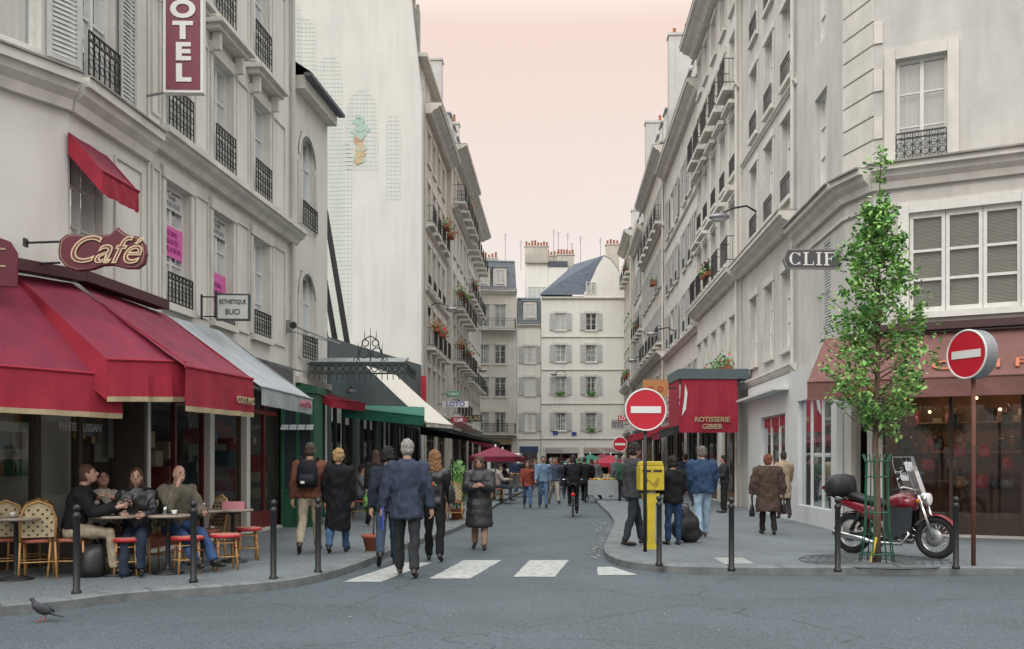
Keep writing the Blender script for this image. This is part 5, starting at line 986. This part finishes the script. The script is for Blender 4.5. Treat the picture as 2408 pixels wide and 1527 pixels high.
for f in (Ff, Fch, Fs):
    z, h, o = 6.75, .42, .34; a0 = -.02 if f is not Fch else 0; P = [f.p(u, zz, oo) for u in (a0, f.L) for zz, oo in ((z, .002), (z, o*.25), (z+h*.3, o*.35), (z+h*.5, o*.65), (z+h*.75, o*.75), (z+h*.75, o), (z+h, o), (z+h, .002))]
    t = M(); t.add(P, [list(range(8)), list(range(8, 16))]+[(i, (i+1) % 8, 8+(i+1) % 8, 8+i) for i in range(8)]); t.ob('cornice', trim, e, world=True)
    m = M(); fbox(m, f, a0, f.L, 7.172, 7.205, .003, .40); m.ob('cornice_flashing', trimd, e, world=True)
    m = M(); fbox(m, f, a0, f.L, 6.42, 6.48, .003, .05); m.ob('string_course', trim, e, world=True)
for i in range(17):
    m = M(); z = 7.3+i*.46; fbox(m, Fch, 0.0, Fch.L-.002, z, z+.42, .004, .035)
    if i % 2: fbox(m, Ff, .0, .16, z, z+.42, .004, .035)
    m.ob('quoin', trim, e, world=True)
for u0, u1_, z0, z1 in ((u1+.05, u2, 7.22, 9.22), (u1+2.55, u2+2.6, 7.22, 9.22), (ua, ub, 4.35, 6.25)):
    m = M(); t_ = .2; fbox(m, Ff, u0-t_, u0-.004, z0-.0, z1+t_, .003, .06); fbox(m, Ff, u1_+.004, u1_+t_, z0, z1+t_, .003, .06); fbox(m, Ff, u0, u1_, z1+.004, z1+t_, .003, .06)
    if z0 < 5: fbox(m, Ff, u0-t_, u1_+t_, z0-.12, z0-.004, .003, .1)
    m.ob('window_surround', whitewood if z0 < 5 else trim, e, world=True)
for c in ((u1+.05+u2)/2, (u1+2.55+u2+2.6)/2): mk('window', winmesh(u2-u1-.05, 2.0, 1), e, Ff.M(c, 7.22, -.16), world=True); mk('balcony_railing', railmesh(u2-u1-.08, .58, .03, True), e, Ff.M(c, 7.22, .03), world=True)
bl = mat('bamboo_blind', (.44, .40, .33), .8, .3, 60, .6, 60, stretch=(.05, .05, 3))
n = 3; ww = (ub-ua)/n
for i in range(n):
    m = M(); c0_ = ua+i*ww
    for a, b, c, d in ((c0_+.005, c0_+.07, 4.35, 6.25), (c0_+ww-.07, c0_+ww-.005, 4.35, 6.25), (c0_+.07, c0_+ww-.07, 4.35, 4.45), (c0_+.07, c0_+ww-.07, 6.15, 6.25), (c0_+.07, c0_+ww-.07, 4.95, 5.0), (c0_+.07, c0_+ww-.07, 5.5, 5.55)): fbox(m, Ff, a, b, c, d, -.10, -.04, 0)
    m.q(Ff.p(c0_, 4.35, -.075), Ff.p(c0_+ww, 4.35, -.075), Ff.p(c0_+ww, 6.25, -.075), Ff.p(c0_, 6.25, -.075), m=1)
    for k in range(72): z = 4.4+k*.0255; m.q(Ff.p(c0_+.06, z, -.115), Ff.p(c0_+ww-.06, z, -.115), Ff.p(c0_+ww-.06, z+.022, -.127), Ff.p(c0_+.06, z+.022, -.127), m=2)
    fbox(m, Ff, c0_, c0_+ww, 4.35, 6.25, -.3, -.28, 3)
    m.ob('window', [whitewood, glassmat('blind_glass', .04, .5), bl, dark], e, world=True)
window(e, Fs, 1.8, 7.6, 1.0, 2.1); window(e, Fs, 1.8, 10.8, 1.0, 2.0); mk('shutter', shutmesh(.6, 2.1), e, Fs.M(1.3, 4.2, -.05), world=True)
m = M(); br = mat('dark_brown_shopframe', (.035, .02, .016), .4, .2, 8, .05, 40)
for i in range(6): u = .15+i*1.21; fbox(m, Ff, u-.03, u+.03, .15, 3.1, -.2, -.08, 0)
fbox(m, Ff, .2, 6.2, .15, .45, -.18, -.1, 0); m.q(Ff.p(.15, .45, -.14), Ff.p(6.2, .45, -.14), Ff.p(6.2, 3.1, -.14), Ff.p(.15, 3.1, -.14), m=1)
fbox(m, Ff, -.3, 7, .1, 3.2, -2.2, -2.1, 2); fbox(m, Ff, .2, 6.2, .16, .55, -2.0, -.3, 3); fbox(m, Ff, .2, 6.2, 3.0, 3.1, -2.05, -.25, 3)
for z in (1.1, 1.7, 2.3): fbox(m, Ff, .3, 6, z, z+.03, -2.05, -1.75, 4)
for i in range(50):
    u = random.uniform(.4, 5.8); z = random.choice((1.131, 1.731, 2.331)); fbox(m, Ff, u, u+random.uniform(.06, .2), z, z+random.uniform(.08, .28), -2.0, -1.8, random.choice((5, 6, 4, 7)))
m.q(Fch.p(.25, .6, -.1), Fch.p(.8, .6, -.1), Fch.p(.8, 3.1, -.1), Fch.p(.25, 3.1, -.1), m=1); m.ob('shop_window', [br, sglass, mat('shop_wall_tan', (.15, .075, .04), .8, .5, 1.5), paint((.09, .05, .03)), paint((.2, .11, .055)), paint((.3, .03, .03)), paint((.35, .3, .2)), paint((.04, .03, .03))], e, world=True)
for i in range(14): m = M(); p = Ff.p(.5+i*.42, 2.75-.25*(i % 3), -.5-.4*(i % 2)); m.ell(p, .03, 0, 8, 6); m.ob('spot_lamp', mat('warm_bulb', (1, .55, .25)), e, world=True)
for i in range(4):
    ld = bpy.data.lights.new('shop_lamp', 'POINT'); ld.energy = 8; ld.color = (1, .64, .38); ld.shadow_soft_size = .1; lo = bpy.data.objects.new('shop_lamp', ld); COL.objects.link(lo); lo.location = Ff.p(.9+i*1.4, 2.6, -1.1)
rd = random.Random(5)
for i in range(48):
    u = .4+rd.random()*5.4; z = rd.choice((.7, 1.0, 1.35, 1.6, 1.75, 2.2)); o = -rd.uniform(.35, 1.3); p = Ff.p(u, z, o)
    k = rd.choice([('red', (.42, .02, .02)), ('black', (.015, .015, .015)), ('crimson', (.3, .015, .02)), ('tan', (.2, .09, .035)), ('brown', (.08, .045, .03)), ('black', (.015, .015, .015))]); bag('%s leather handbag displayed in the shop window' % k[0], p, rd.uniform(.2, .34), rd.uniform(.18, .3), .12, k[1], rd.uniform(-.5, .5), .18, group='handbags in the shop window')
awning(e, Ff.p(-.9, 3.95, .1), Ff.p(6.9, 3.95, .1), Ff.p(-1.0, 3.0, 1.35), Ff.p(6.9, 3.0, 1.35), .34, tex_brn, tex_brn, sag=.03, cheek=(1, 1), nu=30)
m = M(); fbox(m, Ff, -.2, 6.9, 3.98, 4.12, .01, .3); m.ob('awning_housing', paint((.05, .02, .02)), e, world=True)
org = paint((.46, .15, .075)); sl = (Ff.p(0, 3.0, 1.35)-Ff.p(0, 3.95, .1)).normalized(); xd = V((Ff.d.x, Ff.d.y, 0))
def frame3(o, x, y): x = V(x).normalized(); y = V(y).normalized(); n = x.cross(y); return Matrix(((x.x, y.x, n.x, o[0]), (x.y, y.y, n.y, o[1]), (x.z, y.z, n.z, o[2]), (0, 0, 0, 1)))
text('CLIF', .40, frame3(Ff.p(1.9, 3.19, 1.10)+V((0, 0, .035)), xd, -sl), org, e, sx=1.5, spacing=1.5, ext=.010); text('CLIF', .22, frame(Ff.p(.0, 2.84, 1.40), xd, (Ff.n.x, Ff.n.y, 0)), org, e, sx=1.5)
c = sv(1909, 610, 19.2); e = thing('shop_blade_sign', 'dark grey hexagonal blade sign with white lettering', 'sign', c, .03); m = M(); m.prism([(-.5, -.19), (-.57, 0), (-.5, .19), (.54, .19), (.57, .15), (.57, -.15), (.54, -.19)], -.04, .04, 0); m.prism([(-.48, -.165), (-.54, 0), (-.48, .165), (.53, .165), (.53, -.165)], -.045, .045, 1); m.ob('board', [paint((.2, .2, .19)), paint((.06, .06, .065))], e)
m = M(); y0, y1, hh = -.056, -.046, .125
def bx(x0, x1, z0, z1): m.box(x0, x1, y0, y1, z0, z1)
P_ = []
for i in range(19):
    a = .75+(2*pi-1.5)*i/18; th = .018+.035*abs(cos(a))**1.5; P_.append(((-.34+.115*cos(a), .122*sin(a)), (-.34+(.115-th)*cos(a), (.122-th*.6)*sin(a))))
for i in range(18): m.q((P_[i][0][0], y0, P_[i][0][1]), (P_[i+1][0][0], y0, P_[i+1][0][1]), (P_[i+1][1][0], y0, P_[i+1][1][1]), (P_[i][1][0], y0, P_[i][1][1]))
bx(-.258, -.243, .05, .12); bx(-.258, -.243, -.12, -.06)
for x, k in ((-.13, 'L'), (.12, 'I'), (.27, 'F')):
    bx(x-.024, x+.024, -hh+.018, hh-.018); bx(x-.055, x+.055 if k != 'F' else x+.17, hh-.017, hh); bx(x-.055, x+.055 if k != 'L' else x+.15, -hh, -hh+.017)
    if k == 'L': bx(x+.137, x+.151, -hh+.0175, -hh+.075)
    if k == 'F': bx(x+.157, x+.171, hh-.075, hh-.0175); bx(x+.0245, x+.1, -.008, .009); bx(x+.088, x+.1, -.035, -.0085); bx(x+.088, x+.1, .0095, .035)
m.ob('lettering', signwht, e); m = M(); m.box(.57, .8, -.02, .02, -.02, .02); m.ob('bracket', iron, e)
e = thing('white_shopfront', 'white panelled shop front with large display windows', 'shop front', (6.7, 22, 0)); Fw = Fc((RX(20.35)-.14, 20.35), (RX(29.8)-.14, 29.8), -1); m = M()
wall(m, Fw, .1, 3.7, [(.4, 3.3, .5, 2.95), (4.6, 7.6, .5, 2.75)], rev=.12); m.q(Fw.p(0, 3.7), Fw.p(Fw.L, 3.7), Fw.p(Fw.L, 3.7, -.13), Fw.p(0, 3.7, -.13)); fbox(m, Fw, 4.2, Fw.L, 3.3, 3.36, .003, .35); m.q(Fw.p(0, .1), Fw.p(0, 3.7), Fw.p(0, 3.7, -.13), Fw.p(0, .1, -.13)); m.ob('panelling', mat('white_panel_paint', (.62, .635, .63), .5, .06, 3, .03, 30), e, world=True)
for a, b, zt in ((.4, 3.3, 2.95), (4.6, 7.6, 2.75)):
    m = M(); m.q(Fw.p(a, .5, -.1), Fw.p(b, .5, -.1), Fw.p(b, zt, -.1), Fw.p(a, zt, -.1), m=0); m.q(Fw.p(a, .5, -.128), Fw.p(b, .5, -.128), Fw.p(b, zt, -.128), Fw.p(a, zt, -.128), m=2)
    for i in range(1, 3): u = a+(b-a)*i/3; fbox(m, Fw, u-.02, u+.02, .5, zt, -.115, -.07, 1)
    for i in range(9): u = random.uniform(a+.05, b-.4); z = random.uniform(.6, 1.5); m.q(Fw.p(u, z, -.124), Fw.p(u+random.uniform(.1, .35), z, -.124), Fw.p(u+.25, z+.6, -.124), Fw.p(u+.05, z+.6, -.124), m=random.choice((3, 4, 5)))
    m.ob('display_glass', [glassmat('display_glass', .10, .6), whitewood, mat('display_back', (.11, .115, .11), .8, .5, 2), paint((.28, .27, .25)), paint((.05, .05, .05)), paint((.18, .06, .05))], e, world=True)
m = M(); fbox(m, Fw, 4.65, 7.5, 2.45, 2.7, -.09, -.08); m.ob('red_window_banner', tex_redv, e, world=True)
rrows = [(4.3, 6.3), (8.0, 10.0), (10.9, 12.8), (13.7, 15.5)]
def R(label, y0, y1, top, cols, wm, off=0, **k): return building(label, (RX(y0)+off, y0), (RX(y1)+off, y1), -1, top, k.pop('rows', rrows), cols, k.pop('w', 1.0), wm, depth=9, pipe=True, **k)
bR = [(7.3, .35, .45), (3.75, .2, .2)]
r2, g2 = R('pale grey apartment house with tall windows', 24.25, 31.4, 19, [1.1, 3.2, 5.3], greyw, shops=[], bands=bR+[(10.75, .12, .1), (16.5, .35, .5)], balc={1: (.6, .04, False), 2: (.6, .04, False), 3: (.6, .04, False)}, rows=[(4.4, 6.4), (8.2, 10.3), (11.2, 13.2), (14.1, 16.0), (17.2, 18.5)])
r3, g3 = R('cream apartment house with pedimented windows and balconies', 31.5, 41.0, 18.6, [1.1, 3.1, 5.1, 7.1, 8.8], cream2, off=-.08, shops=[(.5, 3.5), (4.5, 9)], bands=bR+[(13.4, .15, .15), (18.1, .45, .75)], balc={1: (.8, .3, False), 2: (.6, .04, False), 3: (.8, .4, False)}, rows=rrows+[(16.4, 17.8)], roof=(2.6, .8), chim=[(9.2, 23.4, -.3, -5)])
for c in (1.1, 3.1, 5.1, 7.1, 8.8):
    for zb in (10.22, 13.02): m = M(); fbox(m, g3, c-.75, c+.75, zb, zb+.1, .1, .3); fbox(m, g3, c-.5, c+.5, zb+.1, zb+.22, .1, .24); m.ob('window_hood', trim, r3, world=True)
r4, g4 = R('white rendered house with grey louvred shutters', 41.1, 54.5, 17.4, [1.2, 3.2, 5.2, 8.2, 10.2, 12.2], cream2, off=.08, w=.95, shut=True, shops=[(.5, 4.5), (5.5, 9), (9.8, 13)], bands=[(7.0, .2, .3), (3.75, .2, .2), (16.9, .5, .6), (13.0, .1, .1)], rows=[(4.2, 5.9), (7.6, 9.3), (10.5, 12.2), (13.6, 15.4)], roof=(3.2, .9), chim=[(13.1, 24.6, -.1, -6), (6.7, 22.6, -.8, -4), (.5, 22.4, -.5, -4)], balc={1: (.5, .04, False), 2: (.5, .04, False)})
r5, g5 = R('cream house with shutters and slate mansard roof', 54.6, 68, 19.0, [1.2, 3.4, 5.6, 7.8, 10, 12.2], cream, shut=True, shops=[(.5, 6), (7, 13)], bands=bR+[(18.5, .45, .6), (14.5, .2, .3)], rows=[(4.5, 6.5), (8.3, 10.3), (11.5, 13.5), (15, 17)], roof=(2.6, .9), chim=[(12.9, 24.4, -.1, -6)], balc={1: (.8, .3, False), 3: (.8, .4, False)})
r6, g6 = R('pale apartment house near the end of the street', 68.1, 77, 17.8, [1.4, 3.6, 5.8, 7.8], cream2, off=.1, shut=True, shops=[(.5, 8)], bands=bR+[(17.3, .45, .5)], roof=(2.8, .9), chim=[(.5, 22.4, -.6, -4)], balc={2: (.8, .3, False)})
r7, g7 = R('narrow cream apartment house closing the row', 77.1, 86, 19.6, [1.4, 3.6, 5.8, 7.8], cream3, off=-.1, shops=[(.5, 8)], bands=bR+[(19.1, .45, .6)], rows=rrows+[(16.6, 18.4)], roof=(1.8, .9), dorm=False, chim=[(8.3, 23, -.6, -4)], balc={1: (.8, .3, False), 4: (.8, .4, False)})
for ee, ff, u, z in ((r3, g3, 1.1, 4.3), (r3, g3, 5.1, 8.1), (r3, g3, 3.1, 4.2), (r5, g5, 1.2, 4.3), (r5, g5, 3.4, 11.6), (r6, g6, 3.6, 11), (r7, g7, 3.6, 8.1), (r6, g6, 5.8, 4.3), (r4, g4, 12.2, 4.3), (r7, g7, 1.4, 8.1), (r7, g7, 3.6, 16.8)): flowers(ee, ff.p(u, z+.35, .3), 1.0, red=.12, n=150, r=.25)
lamp('large grey street lamp on an iron wall bracket', (RX(29.2), 29.2), -1, 8.75, 1.0); lamp('grey street lamp on an iron wall bracket', (RX(50), 50), -1, 8.0, 1.0); lamp('grey street lamp on an iron wall bracket', (RX(63), 63), -1, 8.0, 1.0)
e = thing('rotisserie_awning', 'red box awning of rotisserie shop with teal housing', 'awning', (6.3, 30.3, 2.4)); m = M(); m.box(5.02, 7.12, 29.95, 32.2, 4.02, 4.32); m.ob('housing', teal, e, world=True)
m = M(); m.q((5.05, 30.05, 4.01), (5.05, 30.05, 2.62), (5.05, 32.1, 2.62), (5.05, 32.1, 4.01)); n = 12
for i in range(n):
    a0, a1 = i/n, (i+1)/n; w0, w1 = .03*sin(a0*17), .03*sin(a1*17)
    m.q((5.10+1.68*a0, 30.0, 4.01), (5.10+1.68*a1, 30.0, 4.01), (5.02+1.76*a1, 29.9+w1, 2.95), (5.02+1.76*a0, 29.9+w0, 2.95)); m.q((5.02+1.76*a0, 29.9+w0, 2.95), (5.02+1.76*a1, 29.9+w1, 2.95), (5.02+1.76*a1, 29.9+w1*.6, 2.4), (5.02+1.76*a0, 29.9+w0*.6, 2.4))
m.ob('canvas', tex_redv, e, world=True)
m = M(); m.prism([(5.1, 2.9), (5.22, 3.1), (5.27, 3.6), (5.2, 3.85), (5.17, 3.4), (5.12, 3.1)], 29.88, 29.885); m.ob('painted_bird', signwht, e, world=True)
text('ROTISSERIE\nGIBIER', .21, frame((6.0, 29.84, 2.68), (1, 0, 0), (0, -1, 0)), tex_trim, e, bold=.005)
awning(r3, g3.p(4.2, 3.4, .1), g3.p(9.2, 3.4, .1), g3.p(4.2, 2.8, 1.6), g3.p(9.2, 2.8, 1.6), .3, tex_dk); awning(r4, g4.p(.3, 3.4, .1), g4.p(4.6, 3.4, .1), g4.p(.3, 2.8, 1.6), g4.p(4.6, 2.8, 1.6), .3, tex_red); awning(r4, g4.p(5.3, 3.4, .1), g4.p(13, 3.4, .1), g4.p(5.3, 2.8, 2.4), g4.p(13, 2.8, 2.4), .3, tex_redv); awning(r5, g5.p(.3, 3.4, .1), g5.p(6, 3.4, .1), g5.p(.3, 2.7, 2.4), g5.p(6, 2.7, 2.4), .3, tex_dk)
awning(e3, f3.p(.3, 3.4, .1), f3.p(6, 3.4, .1), f3.p(.3, 2.7, 2), f3.p(6, 2.7, 2), .3, tex_red); awning(e2, f2.p(.3, 3.4, .1), f2.p(9, 3.4, .1), f2.p(.3, 2.7, 2.3), f2.p(9, 2.7, 2.3), .3, tex_red)
# ------------------------------------------------------------------ END BUILDINGS
def X_(px, d): return (px-1204)/F*d
erows = [(4.3, 5.9), (7.5, 9.1), (10.4, 11.9), (13.2, 14.7)]
d1 = 88
E1, k1 = building('white rendered corner house with shutters and curved gable', (X_(1273, d1), d1), (X_(1478, d1), d1), 1, 16.2, erows, [1.7, 4.4], .95, endw, shut=True, shops=[(.4, 3.2), (3.8, 7.2)], gtop=2.3, bands=[(3.5, .12, .1), (6.6, .12, .1), (9.6, .12, .1), (12.5, .12, .1), (15.9, .15, .2)], fcol=(.5, .48, .44), name='end_house')
P = [sv(1366, 704, 87.98), sv(1372, 696, 87.98), sv(1388, 664, 87.98), sv(1404, 628, 87.98), sv(1420, 602, 87.98), sv(1436, 610, 87.98), sv(1452, 632, 87.98), sv(1468, 664, 87.98), sv(1476, 700, 87.98)]
for p in P: p.y = 87.98; p.z = max(p.z, 16.1) 
m = M(); nP = len(P); m.add(P+[p+V((0, 6, 0)) for p in P], [list(range(nP)), list(range(nP, 2*nP)), (0, nP-1, 2*nP-1, nP)]); m.ob('gable', endw, E1, world=True)
zs_ = mat('blue_slate_roof', (.085, .10, .125), .7, .3, 4, .35, 14, spec=.2)
m = M(); eL = V((X_(1268, 87.8), 87.8, 16.3)); eR = V((X_(1372, 87.8), 87.8, 16.3)); rR = sv(1421, 600, 90.5); rL = sv(1350, 622, 92); m.q(eL, eR, rR, rL); m.q(rL, rR, rR+V((0, 4, -2)), rL+V((0, 4, -2))); m.q(eL, rL, rL+V((0, 4, -3.5)))
for i in range(4, nP-1): m.q(P[i]+V((0, -.05, .05)), P[i+1]+V((0, -.05, .05)), P[i+1]+V((0, 6, .05)), P[i]+V((0, 6, .05)))
m.ob('roof', zs_, E1, world=True)
mk('window', winmesh(.9, 1.1, 2), E1, k1.M(4.4, 16.35, .03), world=True)
text('GLOBAL CHANGE', .50, frame((X_(1415, 87.8), 87.82, 2.62), (1, 0, 0), (0, -1, 0)), paint((.40, .22, .2)), E1, sx=.8); text('EXCHANGE', .42, frame((X_(1300, 87.8), 87.82, 2.62), (1, 0, 0), (0, -1, 0)), paint((.3, .3, .34)), E1, sx=.8)
for u, z in ((1.7, 7.5), (4.4, 7.5), (4.4, 4.3)): p = k1.p(u, z+.1, .15); mm_ = M(); leaves(mm_, p, (.5, .15, .22), 220, .06); mm_.ob('window_plant', [leafA, leafB, leafC], E1, world=True)
for px, py in ((1306, 1018), (1350, 1020)): c = sv(px, py, 87.9); m = M(); m.box(c.x-.22, c.x+.22, 87.9, 87.95, c.z-.15, c.z+.15); m.ob('street_name_plate', blu, E1, world=True)
E2, k2 = building('narrow white house with a single mansard dormer', (X_(1216, 89), 89), (X_(1272, 89)-.02, 89), 1, 13.9, erows[:3], [1.15], 1.0, endw, shut=True, shops=[(.3, 1.8)], gtop=2.4, bands=[(13.6, .25, .3), (3.5, .12, .1)], roof=(2.4, .8), name='end_house')
E3, k3 = building('beige stone house with slate mansard and long balconies', (-5.5, 88.2), (X_(1215, 89), 89), 1, 16.9, [(4.2, 6), (7.4, 9.1), (10.3, 12), (13.6, 15.6)], [1.2, 3.0, 4.5], 1.0, cream, balc={0: (.8, .3, False), 1: (.7, .05, False)}, shops=[(.3, 5.5)], bands=[(16.5, .35, .5), (3.7, .2, .3)], roof=(2.8, 1.2), name='end_house', fcol=(.35, .28, .15))
for z in (13.35, 4.05): m = M(); fbox(m, k3, .1, k3.L-.1, z-.12, z, .003, .8); o = m.ob('balcony_slab', trim, E3, world=True); mk('balcony_railing', railmesh(5.6, .95, .75, False), E3, k3.M(k3.L/2, z, .0), world=True)
k4 = Fc((X_(1236, 94), 94), (X_(1335, 94), 94), 1); E4 = thing('rear_house', 'pale rear building with chimney stacks behind the roofs', 'building', (3, 96, 0)); m = M()
fbox(m, k4, 0, 2.1, 0, 21.4, -5, 0); m.ob('wall', endw, E4, world=True); m = M(); fbox(m, k4, 2.12, k4.L, 0, 20.0, -5, 0); m.ob('lower_wall', endw, E4, world=True); m = M(); fbox(m, k4, 2.1, k4.L, 20.0, 20.5, -5, .1); m.ob('roof', zs_, E4, world=True)
for u in (.7, 1.5): mk('window', winmesh(.9, 1.3, 3), E4, k4.M(u, 16.8, .02), world=True)
def stack(px, py, d, w, h, npot):
    c = sv(px, py, d); e = thing('chimney_stack', 'pale chimney stack with row of terracotta pots', 'chimney', (c.x, c.y, c.z-h), 0, 'rooftop chimney stacks'); m = M(); m.box(-w/2, w/2, -.3, .3, 0, h); m.box(-w/2-.06, w/2+.06, -.36, .36, h+.002, h+.12); m.ob('stack', cream3, e)
    for i in range(npot): m = M(); hh = random.uniform(.25, .5); m.lathe([(.11, 0), (.09, hh*.6), (.09, hh), (.12, hh+.04)], n=8, o=(-w/2+w*(i+.5)/npot, 0, h+.12)); m.ob('chimney_pot', terra, e, True)
stack(1262, 582, 94, 2.2, 1.5, 8); stack(1330, 602, 95, 1.6, 2.6, 6); stack(1440, 578, 92, 1.2, 3.4, 4); stack(1150, 610, 94, 1.6, 2.5, 5); stack(1300, 604, 96, 1.2, 2.4, 4)
for px, y0, y1, d in ((1188, 612, 548, 92), (1302, 590, 540, 95), (1335, 600, 548, 95), (1365, 610, 556, 95), (1313, 590, 545, 95), (1345, 605, 572, 95), (1412, 600, 560, 95), (1225, 600, 565, 95)):
    a, b = sv(px, y0, d), sv(px, y1, d); e = thing('antenna', 'thin rooftop television antenna', 'antenna', (a.x, a.y, a.z-1.5), 0, 'rooftop antennas'); m = M(); m.tube([(0, 0, 0), (0, 0, b.z-a.z+1.5)], .018, 0, 5); m.ob('mast', iron, e); m = M()
    for i in range(4): z = b.z-a.z+1.4-i*.16; m.tube([(-.2+i*.04, 0, z), (.2-i*.04, 0, z)], .010, 0, 4)
    m.ob('elements', iron, e)
lamp('grey street lamp on the white end house', (X_(1330, 87), 87.4), -1, 9.3, .9)
for a, b, lb in (((-30, 92), (-5.6, 90), 'plain pale block closing the side street'), ((10.6, 88), (34, 90), 'plain pale block beyond the street')): building(lb, a, b, 1, 16, [(4, 6), (7.2, 9.2), (10.4, 12.4)], [3+i*3 for i in range(6)], 1.1, cream, bands=[(15.6, .4, .4)], roof=(2, 1))
# ------------------------------------------------------------------ light, sky, camera
sc = bpy.context.scene; w = bpy.data.worlds.new('World'); sc.world = w; w.use_nodes = True; nt = w.node_tree; N = nt.nodes; L = nt.links; bg = N['Background']; outn = N['World Output']
sky = N.new('ShaderNodeTexSky'); sky.sky_type = 'NISHITA'; sky.sun_disc = False; sky.sun_elevation = radians(40); sky.sun_rotation = radians(200); sky.air_density = 1; sky.dust_density = 3
L.new(sky.outputs[0], bg.inputs[0]); bg.inputs[1].default_value = .02
tc = N.new('ShaderNodeTexCoord'); sp = N.new('ShaderNodeSeparateXYZ'); L.new(tc.outputs['Generated'], sp.inputs[0]); cr = N.new('ShaderNodeValToRGB'); L.new(sp.outputs[2], cr.inputs[0])
el = cr.color_ramp.elements; el[0].position = 0; el[0].color = (.80, .74, .68, 1); el[1].position = 1; el[1].color = (3.0, 3.12, 3.15, 1)
for p, c in ((.18, (.85, .755, .675, 1)), (.40, (.89, .68, .58, 1)), (.60, (1.75, 1.76, 1.72, 1))): q = el.new(p); q.color = c
b2 = N.new('ShaderNodeBackground'); L.new(cr.outputs[0], b2.inputs[0]); b2.inputs[1].default_value = 1; ad = N.new('ShaderNodeAddShader'); L.new(bg.outputs[0], ad.inputs[0]); L.new(b2.outputs[0], ad.inputs[1]); L.new(ad.outputs[0], outn.inputs[0])
sl_ = bpy.data.lights.new('sun', 'SUN'); sl_.energy = 1.1; sl_.angle = radians(30); sl_.color = (1, .97, .93); so = bpy.data.objects.new('sun', sl_); COL.objects.link(so); so.rotation_euler = (radians(50), 0, radians(-20))
cam = bpy.data.cameras.new('camera'); co = bpy.data.objects.new('camera', cam); COL.objects.link(co); co.location = (0, 0, 1.5); co.rotation_euler = (pi/2, 0, 0); cam.sensor_width = 36; cam.lens = 35; cam.shift_y = .1348; cam.clip_end = 2000; sc.camera = co
sc.view_settings.view_transform = 'Standard'; sc.view_settings.look = 'None'; sc.view_settings.exposure = 0
